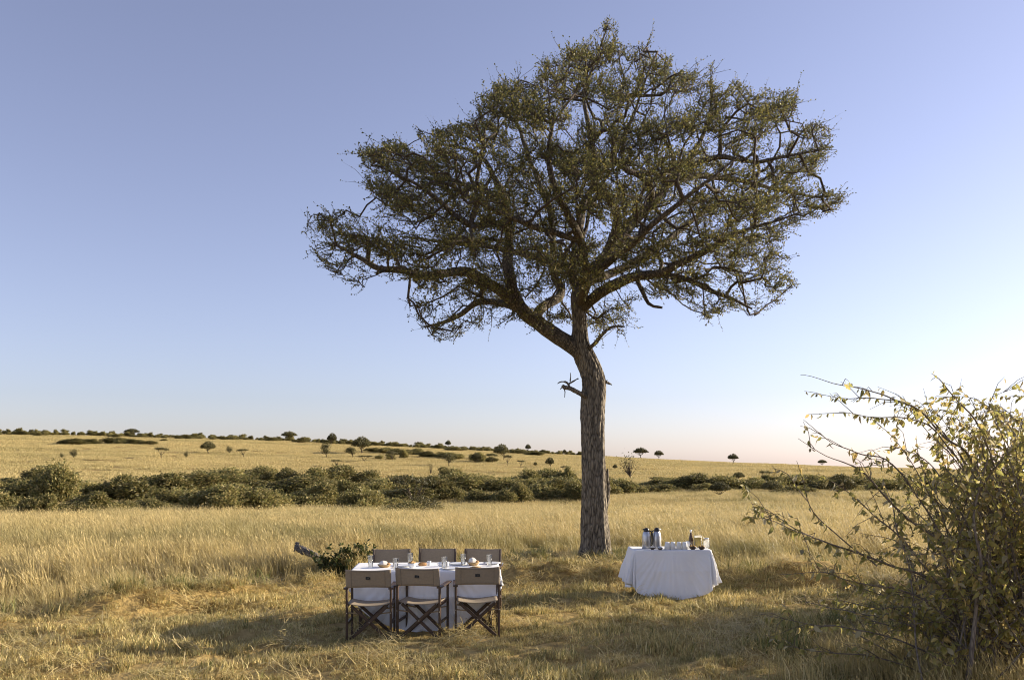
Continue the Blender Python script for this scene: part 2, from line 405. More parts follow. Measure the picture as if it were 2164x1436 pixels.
proto_set('hill_patch', [dict(mat=M_HILL, k=230, rad=2.4, h0=.14, h1=.42, width=.06, lean=(-.2, 0), spread=.3, pal=STRAW, under=20) for i in range(4)])

def gn_group():
    ng = bpy.data.node_groups.new('scatter', 'GeometryNodeTree')
    ng.interface.new_socket('Geometry', in_out='INPUT', socket_type='NodeSocketGeometry')
    ng.interface.new_socket('Collection', in_out='INPUT', socket_type='NodeSocketCollection')
    ng.interface.new_socket('Geometry', in_out='OUTPUT', socket_type='NodeSocketGeometry')
    N, L = ng.nodes, ng.links
    gi, go = N.new('NodeGroupInput'), N.new('NodeGroupOutput')
    ci = N.new('GeometryNodeCollectionInfo'); ci.inputs['Separate Children'].default_value = True; ci.inputs['Reset Children'].default_value = True
    iop = N.new('GeometryNodeInstanceOnPoints'); iop.inputs['Pick Instance'].default_value = True
    def attr(nm, ty):
        a = N.new('GeometryNodeInputNamedAttribute'); a.data_type = ty; a.inputs['Name'].default_value = nm; return a.outputs['Attribute']
    L.new(gi.outputs[0], iop.inputs['Points']); L.new(gi.outputs[1], ci.inputs['Collection'])
    L.new(ci.outputs[0], iop.inputs['Instance'])
    L.new(attr('pick', 'INT'), iop.inputs['Instance Index'])
    L.new(attr('turn', 'FLOAT_VECTOR'), iop.inputs['Rotation'])
    L.new(attr('size', 'FLOAT_VECTOR'), iop.inputs['Scale'])
    L.new(iop.outputs[0], go.inputs[0])
    return ng
NG = gn_group()
def scatter(name, label, cat, key_or_col, XY, Z, rot, size, kind='stuff'):
    col = PROTO[key_or_col] if isinstance(key_or_col, str) else key_or_col
    k = len(XY); me = bpy.data.meshes.new(name); me.vertices.add(k)
    me.vertices.foreach_set('co', np.concatenate([XY, Z[:, None]], 1).astype(np.float32).ravel())
    a = me.attributes.new('pick', 'INT', 'POINT'); a.data.foreach_set('value', rng.integers(0, len(col.objects), k).astype(np.int32))
    a = me.attributes.new('turn', 'FLOAT_VECTOR', 'POINT'); a.data.foreach_set('vector', rot.astype(np.float32).ravel())
    a = me.attributes.new('size', 'FLOAT_VECTOR', 'POINT'); a.data.foreach_set('vector', size.astype(np.float32).ravel())
    o = link(name, me); md = o.modifiers.new('scatter', 'NODES'); md.node_group = NG
    for it in NG.interface.items_tree:
        if it.name == 'Collection': md[it.identifier] = col
    return tag(o, label, cat, kind=kind)
def spots(y0, y1, dens, wide=.66, pad=2.0):
    """random points over the wedge of land the picture looks over"""
    area = (y1 - y0) * (wide * (y0 + y1) + 2 * pad); k = int(area * dens)
    Y = np.sqrt(rng.uniform(y0 ** 2, y1 ** 2, int(k * 1.15))); 
    X = rng.uniform(-1, 1, len(Y)) * (wide * Y + pad)
    return X, Y
def turns(k, zr=math.pi, tilt=.1):
    return np.stack([rng.normal(0, tilt, k), rng.normal(0, tilt, k), rng.uniform(-zr, zr, k)], 1)

# mown ground
X, Y = spots(5.2, 18.4, 52, .68, 2.5)
e = edge(X) + .5 * noise2(X, Y, 2.5, 5)
ok = Y < e + .3; X, Y = X[ok], Y[ok]
s = .72 + .42 * noise2(X, Y, .8, 1) + .26 * noise2(X, Y, 2.2, 2) + rng.uniform(-.25, .35, len(X)); s = np.clip(s, .30, 2.0)
s = s * (1 - .4 * np.exp(-(((X + 1.1) / 1.9) ** 2 + ((Y - 11) / 1.6) ** 2) ** 2))
scatter('mown_grass', 'short mown straw coloured grass round the tables', 'grass', 'mown_tuft', np.stack([X, Y], 1), H(X, Y), turns(len(X), math.pi, .15), np.stack([s * 1.0, s * 1.0, s], 1))
# raked hay
X, Y = spots(5.2, 18.4, 14, .68, 2.5)
dE = Y - edge(X)
pr = .10 + .42 * np.clip(noise2(X, Y, 2.2, 3), 0, 1) + 1.2 * np.exp(-((dE + .2) / .55) ** 2) + 1.5 * pile(X, Y)
ok = (rng.uniform(0, 1, len(X)) < pr) & (dE < .45); X, Y = X[ok], Y[ok]
s = rng.uniform(.7, 1.25, len(X))
scatter('cut_hay', 'loose cut hay raked over the mown grass', 'hay', 'hay_wisp', np.stack([X, Y], 1), H(X, Y) + .03, turns(len(X), math.pi, .22), np.stack([s, s, s], 1))
# tall grass
X, Y = spots(8, 46, 8.5, .66, 2.5)
e = edge(X) + .5 * noise2(X, Y, 2.5, 5) + .35
near_trunk = np.hypot(X - 1.8, Y - 18.4)
ok = (Y > e) & (near_trunk > .45); X, Y = X[ok], Y[ok]; dE = Y - edge(X); near_trunk = near_trunk[ok]
s = .42 + .40 * sstep(0, 6, dE) + .16 * noise2(X, Y, 3.2, 1) + rng.uniform(-.15, .2, len(X)); s = np.clip(s, .35, 1.5) * (1 - .6 * np.exp(-(near_trunk / 1.3) ** 2))
kx, ky = 5.0 + rng.normal(size=260) * 1.1, 8.4 + rng.normal(size=260) * .9
X, Y, s = np.r_[X, kx, rng.uniform(-3.75, -2.7, 60)], np.r_[Y, ky, rng.uniform(15.35, 16.2, 60)], np.r_[s, rng.uniform(.35, .75, 260), rng.uniform(.45, .8, 60)]
scatter('tall_grass', 'tall dry golden grass leaning in the wind', 'grass', 'tall_tuft', np.stack([X, Y], 1), H(X, Y), turns(len(X), .7, .12), np.stack([s * 1.05, s * 1.05, s], 1))
# greener regrowth along the mown edge and round the trunk
X, Y = spots(8, 20, 9, .66, 2.5); dE = Y - edge(X)
pr = np.exp(-((dE - .55) / .6) ** 2) * np.clip(.55 + .8 * noise2(X, Y, 2.4, 1), 0, 1) + .8 * np.exp(-((np.hypot(X - 1.8, Y - 18.2) - .7) / .35) ** 2) + .25 * (np.hypot(X - 5.2, Y - 9.5) < 2.4)
ok = (rng.uniform(0, 1, len(X)) < pr) & (np.hypot(X - 1.8, Y - 18.4) > .42); X, Y = X[ok], Y[ok]; s = rng.uniform(.6, 1.3, len(X))
scatter('green_grass', 'greener regrowth of grass along the mown edge', 'grass', 'green_tuft', np.stack([X, Y], 1), H(X, Y), turns(len(X), math.pi, .15), np.stack([s, s, s], 1))
X, Y = spots(44, 150, 1.25, .66, 3)
s = .95 + .2 * noise2(X, Y, 9, 2) + rng.uniform(-.2, .25, len(X)); s = np.clip(s, .45, 1.6)
scatter('meadow_grass', 'golden grass on the flat before the thicket', 'grass', 'meadow_patch', np.stack([X, Y], 1), H(X, Y), turns(len(X), .6, .05), np.stack([s, s, s], 1))
X, Y = spots(145, CREST_Y + 4, .16, .66, 8)
s = 1 + rng.uniform(-.25, .3, len(X)) + .2 * noise2(X, Y * 3, 40, 3); s = np.clip(s, .4, 1.6)
scatter('hillside_grass', 'short golden grass over the far hillside', 'grass', 'hill_patch', np.stack([X, Y], 1), H(X, Y), turns(len(X), .6, .03), np.stack([s, s, s], 1))

# ------------------------------------------------------------------ the big tree
TY = 18.4
MPP = TY / F
def px_path(pts, Y=TY):
    """(px, py, r_px[, depth]) -> points, radii"""
    V, R = [], []
    for p in pts:
        y = Y + (p[3] if len(p) > 3 else 0)
        V.append(P(p[0], p[1], y)); R.append(p[2] * y / F)
    return V, R
tree = thing('lone_tree', 'big spreading lone tree with furrowed leaning trunk beside the tables', 'tree', (P(1257, 1186, TY).x, TY, 0))
TO = np.array(tree.location)
def tree_part(name, V, Q, mat, smooth=True):
    return link(name, mesh_np(name, V - TO, [Q], mat, None, smooth), tree)
trunk_px = [(1258, 1200, 48), (1258, 1182, 40), (1258, 1150, 31), (1257, 1100, 27.5), (1256, 1040, 25), (1255, 960, 23.8), (1254, 890, 23.8), (1256, 835, 24.6), (1256, 805, 24.4), (1247, 775, 22.5), (1236, 750, 21.5), (1227, 728, 19.5), (1226, 700, 16), (1224, 666, 15), (1221, 629, 15), (1226, 606, 14)]
V_, R_ = px_path(trunk_px)
pts, rad = catmull(V_, R_, .06)
nS = 96
TV, TQ = tube(pts, rad, nS)
TV = TV.reshape(len(pts), nS, 3)
ang = np.arange(nS) / nS * 2 * math.pi
tl = np.cumsum(np.r_[0, np.linalg.norm(np.diff(pts, axis=0), axis=1)])
A, TL = np.meshgrid(ang, tl)
flute = .05 * np.sin(A * 3 + TL * .55 + .8) + .045 * np.sin(A * 5 - TL * .8 + 2) + .035 * np.sin(A * 9 + TL * 1.1) * np.sin(TL * 2.1 + A) + .045 * np.sign(np.sin(A * 11 + 1.5 * np.sin(TL * 2.3))) * np.abs(np.sin(A * 11 + 1.5 * np.sin(TL * 2.3))) ** .5 * (.5 + .5 * np.sin(TL * 5 + A * 2))
flute = flute + .10 * np.exp(-TL / .45) * np.sin(A * 5 + .5)
flute = flute + .055 * np.sin(A * 17 + 2.2 * np.sin(TL * 1.3) + .9 * np.sin(TL * 4.1 + A)) * (.6 + .4 * np.sin(TL * 3 + A * 3)) + .012 * np.random.default_rng(5).normal(size=A.shape)
TV = pts[:, None] + (TV - pts[:, None]) * (1 + flute * np.where(TL > 5.2, .5, 1))[..., None]
tree_part('trunk', TV.reshape(-1, 3), TQ, M_BARK)
limbs = [
    [(1228, 742, 20), (1205, 727, 17), (1181, 712, 16), (1135, 680, 15), (1098, 652, 14, -.2), (1084, 620, 12.5, -.3), (1079, 588, 11.5, -.4), (1073, 560, 11, -.4), (1077, 500, 9.5, -.5), (1067, 417, 7.5, -.6), (1042, 372, 5, -.7), (1029, 345, 4, -.8), (996, 318, 3, -.9), (935, 306, 2, -1)],
    [(1096, 650, 11, -.2), (1066, 622, 11, -.4), (1038, 600, 10.5, -.7), (988, 576, 9.5, -1.1), (940, 578, 8.5, -1.4), (896, 582, 8, -1.7), (846, 568, 7, -2), (800, 566, 5.5, -2.2), (758, 542, 4, -2.3), (703, 513, 2, -2.4)],
    [(1096, 652, 8, -.2), (1060, 640, 7.5, .3), (1010, 640, 6.5, .8), (970, 664, 5, 1.2), (930, 682, 3, 1.4), (895, 690, 1.6, 1.5)],
    [(1132, 678, 10), (1140, 655, 10, .2), (1160, 640, 9.5, .5), (1182, 627, 9, .8), (1186, 606, 8.5, 1), (1170, 580, 8, 1.3), (1168, 520, 7, 1.6), (1165, 450, 6, 1.9), (1140, 390, 5, 2), (1117, 329, 4, 2), (1096, 266, 3, 2), (1063, 241, 2.2, 2), (1021, 225, 1.4, 2)],
    [(1222, 625, 14), (1236, 598, 14, .1), (1277, 546, 13.5, .3), (1321, 488, 12.5, .5), (1375, 429, 11, .7), (1409, 390, 9, .8), (1443, 356, 7.5, .9), (1472, 312, 5, 1), (1500, 240, 2.8, 1), (1502, 170, 1.5, 1)],
    [(1230, 652, 12), (1246, 636, 11.5, -.2), (1292, 605, 11, -.6), (1346, 585, 10, -1), (1394, 580, 8.5, -1.3), (1438, 556, 7.5, -1.6), (1497, 527, 5.5, -2), (1550, 493, 4, -2.3), (1619, 473, 2.5, -2.5), (1690, 450, 1.3, -2.6)],
    [(1394, 580, 7, -1.3), (1453, 592, 6, -1.4), (1497, 613, 5, -1.5), (1545, 629, 3.5, -1.6), (1590, 652, 1.6, -1.6)],
    [(1277, 546, 10, .3), (1300, 492, 9.5, 0), (1306, 459, 9, -.2), (1292, 425, 8, -.4), (1258, 381, 7, -.6), (1256, 332, 6, -.6), (1243, 264, 4.5, -.6), (1238, 190, 3.2, -.6), (1263, 117, 2, -.5), (1284, 56, 1.2, -.5)],
    [(1375, 429, 8, .7), (1375, 396, 7.5, .4), (1350, 371, 6.5, .1), (1321, 354, 5.5, -.2), (1321, 293, 4, -.4), (1346, 225, 2.6, -.6), (1375, 140, 1.3, -.7)],
    [(1409, 390, 7.5, .8), (1472, 371, 6.5, 1.4), (1521, 376, 5.5, 1.9), (1609, 390, 4, 2.5), (1667, 405, 2.6, 2.8), (1740, 420, 1.3, 3)],
    [(1443, 356, 6, .9), (1520, 330, 5, .4), (1600, 342, 4, 0), (1667, 330, 2.6, -.3), (1730, 318, 1.4, -.4)],
    [(1077, 500, 8, -.5), (1063, 475, 7.5, -.9), (996, 472, 6.5, -1.5), (937, 429, 5, -2), (904, 404, 4, -2.2), (871, 383, 3.2, -2.4), (808, 354, 1.6, -2.6)],
    [(1067, 417, 6, -.6), (1000, 395, 5, .6), (930, 370, 4, 1.6), (860, 345, 2.6, 2.2), (800, 330, 1.3, 2.5)],
    [(1222, 612, 12), (1212, 570, 10.5, 1.2), (1222, 500, 9, 2.4), (1240, 420, 7, 3.2), (1290, 340, 5, 3.7), (1330, 260, 3, 4)],
    [(1225, 640, 11), (1238, 590, 10, -1.4), (1228, 510, 8.5, -2.7), (1190, 430, 7, -3.4), (1160, 340, 5, -3.8), (1170, 250, 3, -4)],
    [(1236, 598, 9, .1), (1330, 560, 8, 1.8), (1420, 500, 6.5, 3.1), (1500, 440, 4.5, 3.8), (1570, 420, 2.5, 4.1)],
    [(1212, 570, 7, 1.2), (1120, 540, 6.5, 2.4), (1020, 520, 5, 3.2), (930, 510, 3, 3.6), (850, 500, 1.6, 3.8)],
    [(1238, 590, 8, -1.4), (1330, 520, 7, -3), (1420, 440, 5, -3.8), (1500, 380, 3, -4.1), (1560, 330, 1.6, -4.2)],
    [(1228, 510, 6, -2.7), (1130, 480, 5.5, -3.3), (1040, 440, 4.5, -3.7), (960, 400, 2.6, -3.9)],
    [(1236, 745, 5, 0), (1262, 715, 3.5, -.5), (1290, 690, 2.5, -.9), (1320, 690, 1.4, -1.1)],
    [(1346, 585, 5, -1), (1368, 640, 3.5, -1.2), (1400, 650, 2, -1.3)],
]
nodes, par, rads, plen = [], [], [], []
for L_ in limbs:
    V_, R_ = px_path(L_)
    pts, rad = catmull(V_, R_, .10)
    w = np.random.default_rng(len(nodes)).normal(size=pts.shape)
    for _ in range(4): w[1:-1] = (w[:-2] + w[1:-1] + w[2:]) / 3
    pts = pts + w * .035 * np.sin(np.linspace(0, math.pi, len(pts)))[:, None]
    V, Q = tube(pts, rad * 1.04, 12)
    V = V + np.random.default_rng(2).normal(size=V.shape) * .006 * min(1, R_[0] / .1)
    tree_part('limb', V, Q, M_LIMB)
    base = len(nodes)
    for q in range(0, len(pts), 2):
        nodes.append(pts[q]); par.append(-1); rads.append(rad[q]); plen.append(2.0 - rad[q] * 8 + .03 * q)
POLY = np.array([(636, 492), (660, 455), (740, 432), (800, 452), (800, 425), (770, 390), (752, 315), (800, 300), (845, 290), (875, 320), (905, 322), (868, 268), (905, 275), (945, 265), (980, 255), (1010, 250), (998, 208), (1035, 190), (1060, 165), (1090, 165), (1118, 180), (1135, 130), (1185, 95), (1220, 88), (1262, 60), (1285, 28), (1310, 40), (1305, 90), (1340, 95), (1383, 75), (1378, 112), (1425, 115), (1420, 150), (1480, 150), (1460, 190), (1492, 160), (1505, 120), (1515, 172), (1555, 165), (1600, 185), (1690, 185), (1685, 235), (1655, 270), (1720, 250), (1752, 265), (1772, 325), (1735, 352), (1740, 395), (1786, 410), (1775, 455), (1700, 475), (1655, 520), (1682, 570), (1690, 605), (1655, 640), (1600, 680), (1560, 655), (1480, 682), (1440, 640), (1380, 630), (1338, 640), (1325, 715), (1290, 690), (1258, 740), (1246, 690), (1190, 690), (1130, 705), (1080, 680), (1010, 700), (930, 728), (890, 705), (858, 630), (885, 600), (830, 592), (760, 618), (705, 592), (670, 545)], float)
def inside(px, py, poly=POLY):
    c = np.zeros(len(px), bool); q = len(poly) - 1
    for p in range(len(poly)):
        x0, y0 = poly[p]; x1, y1 = poly[q]
        hit = ((y0 > py) != (y1 > py)) & (px < (x1 - x0) * (py - y0) / (y1 - y0 + 1e-9) + x0); c ^= hit; q = p
    return c
tr = np.random.default_rng(21)
NA = 5600
def crown_pts(k, margin):
    c = tr.uniform([636, 25, -5.2], [1790, 742, 5.2], (k, 3)); c = c[inside(c[:, 0], c[:, 1])]
    q = 1 - ((c[:, 0] - 1230) / 600) ** 2 - ((c[:, 1] - 400) / 370) ** 2
    half = np.maximum(.6, 5.0 * np.sqrt(np.clip(q, 0, 1)) - margin)
    ctr = np.interp(c[:, 0], [640, 850, 1230, 1600, 1790], [-2.2, -1.6, 0, -.2, .4])
    return c[np.abs(c[:, 2] - ctr) < half]
cl, fresh = [], crown_pts(9000, .3)                       # spray centres, kept apart from each other
for c in fresh:
    w = np.array([c[0] / 98, c[1] / 98 * 1.35, c[2]])
    if c[1] > 560 and tr.uniform() < .45: continue
    if all(np.sum((w - o) ** 2) > .92 ** 2 for o in cl): cl.append(w)
    if len(cl) >= 235: break
cl = np.array(cl); cs = tr.uniform(.42, .74, len(cl))
rim = np.array([(665, 478), (700, 462), (745, 452), (772, 332), (805, 322), (842, 312), (888, 285), (935, 285), (975, 275), (1018, 222), (1060, 190), (1088, 190), (1150, 140), (1195, 112), (1240, 90), (1280, 62), (1300, 58), (1345, 118), (1375, 105), (1412, 135), (1465, 168), (1503, 150), (1550, 188), (1605, 205), (1665, 205), (1665, 232), (1725, 275), (1745, 315), (1700, 345), (1762, 422), (1745, 445), (1690, 462), (1640, 545), (1668, 600), (1630, 640), (1585, 660), (1500, 662), (1320, 690), (1285, 672), (1265, 715), (930, 705), (905, 690), (880, 640), (760, 600), (712, 578), (685, 540)], float)
rimc = np.stack([rim[:, 0] / 98, rim[:, 1] / 98 * 1.35, np.interp(rim[:, 0], [640, 850, 1230, 1600, 1790], [-2.3, -2.2, -.4, .2, .6]) + tr.normal(size=len(rim)) * .7], 1)
cl = np.concatenate([cl, rimc]); cs = np.r_[cs, tr.uniform(.20, .34, len(rim))]
out = []
for c, r_ in zip(cl, cs):
    k = max(6, int(78 * r_ ** 2)); d = rand_dirs(k, tr) * (tr.uniform(.1, 1, (k, 1)) ** .45) * r_
    out.append(np.stack([(c[0] + d[:, 0] * 1.15) * 98, (c[1] / 1.35 + d[:, 1] * .52 - .22 * d[:, 0] * np.sign(c[0] - 12.5)) * 98, c[2] + d[:, 2] * 1.15], 1))
cand = np.concatenate(out); cand = cand[inside(cand[:, 0], cand[:, 1])]; tr.shuffle(cand)
att = np.array([P(c[0], c[1], TY + c[2]) for c in cand])
nodes = [np.array(v) for v in nodes]; n0 = len(nodes)
N0 = np.array(nodes); pl0 = np.array(plen); bf = .28
best = np.full(len(att), 1e9); bpar = np.zeros(len(att), int)
for k in range(n0):
    d = np.linalg.norm(att - N0[k], axis=1) + bf * pl0[k]
    m_ = d < best; best[m_] = d[m_]; bpar[m_] = k
allP = list(N0); allpar = list(par); allpl = list(plen); done = np.zeros(len(att), bool)
for it in range(len(att)):
    q = int(np.argmin(np.where(done, 1e9, best))); done[q] = True
    p_ = bpar[q]; idx = len(allP)
    allP.append(att[q]); allpar.append(p_); allpl.append(allpl[p_] + np.linalg.norm(att[q] - allP[p_]))
    d = np.linalg.norm(att - att[q], axis=1) + bf * allpl[idx]
    m_ = (d < best) & ~done; best[m_] = d[m_]; bpar[m_] = idx
allP = np.array(allP); NT = len(allP)
load = np.ones(NT); 
for k in range(NT - 1, n0 - 1, -1):
    if allpar[k] >= 0: load[allpar[k]] += load[k]
rb = .0050 * load ** .46
kids = [[] for _ in range(NT)]
for k in range(n0, NT): kids[allpar[k]].append(k)
bb = Bulk()
for k in range(n0, NT):
    p_ = allpar[k]
    if p_ >= n0 and max(kids[p_], key=lambda c: load[c]) == k: continue       # continues its parent's chain
    chain = [allP[p_], allP[k]]; cr = [rb[k] * 1.1, rb[k]]; c = k
    while kids[c]:
        c = max(kids[c], key=lambda t: load[t]); chain.append(allP[c]); cr.append(rb[c])
    pts, rad = catmull(chain, cr, .22)
    pts[1:-1] += tr.normal(size=pts[1:-1].shape) * .018
    V, Q = tube(pts, rad, 5 if rb[k] > .015 else 3); bb.add(V - TO, Q)
# leafy twiglets at the ends
thin = np.array([k for k in range(n0, NT) if load[k] < 14])
Pp = np.array([allP[allpar[k]] for k in thin]); D0 = unit(allP[thin] - Pp)
cen = np.array(P(1225, 430, TY)); leafb = Bulk()
for rep in range(5):
    out = unit(allP[thin] - cen)
    D = unit(D0 * .45 + out * .55 + np.array([0, 0, .30]) + tr.normal(size=D0.shape) * .42)
    Ln = tr.uniform(.13, .38, len(thin)) * (1.2 if rep == 0 else 1) * np.where(tr.uniform(0, 1, len(thin)) < (.14 if rep == 0 else .03), 1.75, 1)
    st = allP[thin] + (Pp - allP[thin]) * tr.uniform(0, .8, (len(thin), 1)) * (rep > 0)
    en = st + D * Ln[:, None]
    ex, ey = CX + F * en[:, 0] / en[:, 1], YH - F * (en[:, 2] - EYE) / en[:, 1]
    ok = inside(ex, ey) | (tr.uniform(0, 1, len(en)) < .12)          # sprays stop at the lobes of the crown
    st, en, D, Ln = st[ok], en[ok], D[ok], Ln[ok]
    S = unit(np.cross(D, rand_dirs(len(D), tr)))
    w = .0042
    md = (st + en) / 2 + S * (Ln * .08)[:, None]; S2 = np.cross(S, D)
    V = np.stack([st + S * w, st - S * w * .5 + S2 * w, st - S * w * .5 - S2 * w, md + S * w * .8, md - S * w * .4 + S2 * w * .8, md - S * w * .4 - S2 * w * .8, en, en, en], 1).reshape(-1, 3)
    o = np.arange(len(D))[:, None] * 9
    Q = np.concatenate([o + np.array(f) for f in ([0, 1, 4, 3], [1, 2, 5, 4], [2, 0, 3, 5], [3, 4, 7, 6], [4, 5, 8, 7], [5, 3, 6, 8])])
    bb.add(V - TO, Q)
    nl = 10
    for t in np.linspace(.12, 1.0, nl):
        has = tr.uniform(0, 1, len(D)) < .80
        base = np.where(t < .5, 1 - 2 * t, 0); 
        pt = (st + (md - st) * min(1, 2 * t) + (en - md) * max(0, 2 * t - 1))[has]
        LD = unit(D[has] * .55 + rand_dirs(len(pt), tr) * .8 + np.array([0, 0, .15]))
        L_ = tr.uniform(.027, .056, len(pt)); V, Q = leaf_quads(pt, LD, L_, L_ * .56, tr)
        pal = np.array([(.135, .137, .043), (.102, .106, .036), (.20, .185, .055), (.082, .087, .032), (.28, .235, .066)])
        c = pal[tr.integers(0, 5, len(pt))] * tr.uniform(.8, 1.25, (len(pt), 1))
        leafb.add(V - TO, Q, np.repeat(c, 4, 0))
tag(link('twigs', bb.mesh('twigs', M_TWIG), tree), kind='stuff')
tag(link('crown', leafb.mesh('crown', M_LEAF), tree), 'airy crown of small olive green leaves', kind='stuff')
# broken stubs on the trunk
def stub(paths, name='broken_branch'):
    b_ = Bulk()
    for L_ in paths:
        V_, R_ = px_path(L_); pts, rad = catmull(V_, R_, .04)
        V, Q = tube(pts, rad, 7); V = V + np.random.default_rng(1).normal(size=V.shape) * .004; b_.add(V - TO, Q)
    link(name, b_.mesh(name, M_BARK, True), tree)
stub([[(1240, 838, 6, -.1), (1222, 829, 5, -.25), (1205, 820, 4.5, -.3), (1193, 818, 4.5, -.3), (1188, 814, 3, -.3)], [(1205, 820, 3, -.3), (1198, 808, 2.2, -.3), (1186, 806, 1.4, -.3), (1178, 810, .8, -.3)], [(1200, 812, 2, -.3), (1210, 806, 1.8, -.3), (1222, 799, 1, -.3)], [(1205, 806, 1.2, -.3), (1206, 795, 1, -.3), (1205, 787, .5, -.3)], [(1192, 818, 1.5, -.3), (1194, 828, 1, -.3), (1193, 839, .5, -.3)], [(1190, 816, 1.5, -.3), (1184, 822, .8, -.3)]])
stub([[(1262, 815, 8), (1272, 806, 5), (1275, 798, 2)], [(1266, 812, 6), (1282, 808, 3), (1293, 813, 1)], [(1270, 812, 4), (1284, 803, 1.2)]])
stub([[(1272, 1090, 6, .05), (1281, 1060, 7, .05), (1284, 1030, 6, .05), (1283, 1008, 4.5, .05), (1284, 990, 1.5, .05)]], 'torn_bark_spur')

# ------------------------------------------------------------------ bushes of the thicket, scrub on the hill
def bush_mesh(seed, k=3000, leaf=.15, tall=.75, lobes=11, pal=None):
    """unit bush: about 2 wide, `tall` x 2 high, standing at the origin"""
    r = np.random.default_rng(seed); lb = []
    for q in range(lobes):
        a = r.uniform(0, 6.283); rr = r.uniform(0, .68) ** .8; s = r.uniform(.16, .44)
        zc = r.uniform(.18, 1) * (tall * 2 - s * .8) * (1 - .55 * rr * rr)
        lb.append((rr * math.cos(a), rr * math.sin(a), max(zc, .15), s))
    lb.append((0, 0, tall * .8, .55))
    lb = np.array(lb); pick = r.choice(len(lb), k, p=lb[:, 3] ** 2 / (lb[:, 3] ** 2).sum())
    D = rand_dirs(k, r); Rr = r.uniform(.25, 1.08, k) ** .45
    Pt = lb[pick, :3] + D * (lb[pick, 3] * Rr)[:, None] * np.array([1, 1, .85])
    ok = Pt[:, 2] > .02; Pt, D, pick = Pt[ok], D[ok], pick[ok]
    lc = r.uniform(.72, 1.28, (len(lb), 1)); b_ = Bulk()
    pal = np.array(pal or [(.24, .215, .075), (.185, .178, .060), (.32, .27, .105), (.14, .142, .047), (.41, .33, .135)])
    for rep in range(2):
        dd = unit(D * .6 + rand_dirs(len(Pt), r) + np.array([0, 0, .35]))
        L_ = leaf * r.uniform(.6, 1.3, len(Pt)); V, Q = leaf_quads(Pt, dd, L_, L_ * .55, r)
        c = pal[r.integers(0, len(pal), len(Pt))] * lc[pick] * r.uniform(.8, 1.2, (len(Pt), 1))
        b_.add(V, Q, np.repeat(c, 4, 0))
    for q in range(170):
        o = r.integers(0, len(Pt)); d = unit(D[o] * .8 + np.array([0, 0, .5]) + r.normal(size=3) * .4); ln = r.uniform(.10, .30)
        t_ = np.linspace(0, 1, 12)[:, None]; pp = Pt[o] + d * ln * t_ + r.normal(size=(12, 3)) * .012
        L_ = leaf * r.uniform(.5, 1.0, 12); V, Q = leaf_quads(pp, unit(d + rand_dirs(12, r)), L_, L_ * .5, r)
        b_.add(V, Q, np.repeat(pal[r.integers(0, len(pal), 12)] * lc[pick[o]] * r.uniform(.8, 1.2, (12, 1)), 4, 0))
    st = Bulk()
    for q in lb:
        for rep in range(2):
            tip = q[:3] + rand_dirs(1, r)[0] * q[3] * .6; b0 = np.array([r.normal() * .08, r.normal() * .08, -.05])
            pts, rad = catmull([b0, (b0 + tip) / 2 * np.array([1.15, 1.15, .9]), tip], [.03, .02, .006], .3); V, Q = tube(pts, rad, 4); st.add(V, Q)
    return b_.mesh('foliage', M_BUSH), st.mesh('stems', M_TWIG)
BUSH = [bush_mesh(200 + s, 5200, .085, [.62, .75, .68, .95, .7, .55, .8, .65][s % 8], lobes=[9, 14, 18, 12][s % 4]) for s in range(8)]
def bush(px, py, wpx, hpx, label, group, k=None, name='thicket_bush', cat='bush', loc=None):
    g = loc or G(px, py); k = rng.integers(0, len(BUSH)) if k is None else k
    W = wpx / F * g.y; Hh = hpx / F * g.y
    t = thing(name, label, cat, (g.x, g.y, g.z - .03), rng.uniform(0, 6.28), group)
    zmax = max(v.co.z for v in BUSH[k][0].vertices) if k not in BZ else BZ[k]; BZ[k] = zmax
    t.scale = (W / 1.9, W / 1.9 * rng.uniform(.8, 1.3), Hh / zmax)
    link('foliage', BUSH[k][0], t); link('stems', BUSH[k][1], t)
    return t
BZ = {}
LB = 'dense olive front-row thicket bush'
LB2 = 'olive brown bush deep in the thicket'
LB3 = 'small rounded low-thicket bush'
br = np.random.default_rng(8)
LAND = [(105, 'tallest bush'), (258, 'single low bush'), (340, 'ragged two-tier tree'), (440, 'mop-headed tree'), (516, 'low spreading tree'), (690, 'thin upright sapling'), (872, 'flat-tiered thorn tree'), (950, 'last thin hillside tree'), (1064, 'tall broad-crowned acacia'), (1163, 'small round acacia'), (1255, 'big trunk'), (1331, 'grey leafless shrub'), (1392, 'pair of skyline acacias'), (1475, 'round-topped acacia'), (1521, 'umbrella-shaped sapling'), (1628, 'low wide acacia'), (1775, 'bushy half-hidden acacia')]
def which(x, kind):
    d, nm = min((abs(x - a), b_) for a, b_ in LAND)
    return f"{kind}, {'in line with' if d < 28 else 'just off' if d < 75 else 'well clear of'} the {nm}"
def row(x0, x1, step, base, hgt, label, group, wid=1.5):
    x = x0
    while x < x1:
        bx = np.interp(x, base[0], base[1]) + br.normal() * 3; h = np.interp(x, hgt[0], hgt[1]) * br.uniform(.50, 1.16)
        bush(x, bx, step * wid * br.uniform(.7, 1.6), h, which(x, label), group)
        x += step * br.uniform(.75, 1.25)
gF, gB, gR = 'bushes in the front row of the thicket', 'bushes deep in the thicket', 'bushes of the low thicket'
row(-60, 905, 62, ([-60, 120, 400, 900], [1106, 1100, 1092, 1090]), ([-60, 150, 500, 900], [98, 74, 84, 76]), LB, gF, 1.8)
row(925, 1240, 42, ([930, 1235], [1064, 1066]), ([930, 1235], [64, 68]), LB, gF, 1.8)
row(-80, 930, 66, ([-80, 400, 930], [1066, 1062, 1060]), ([-80, 80, 200, 330, 930], [66, 76, 52, 74, 72]), LB2, gB, 1.8)
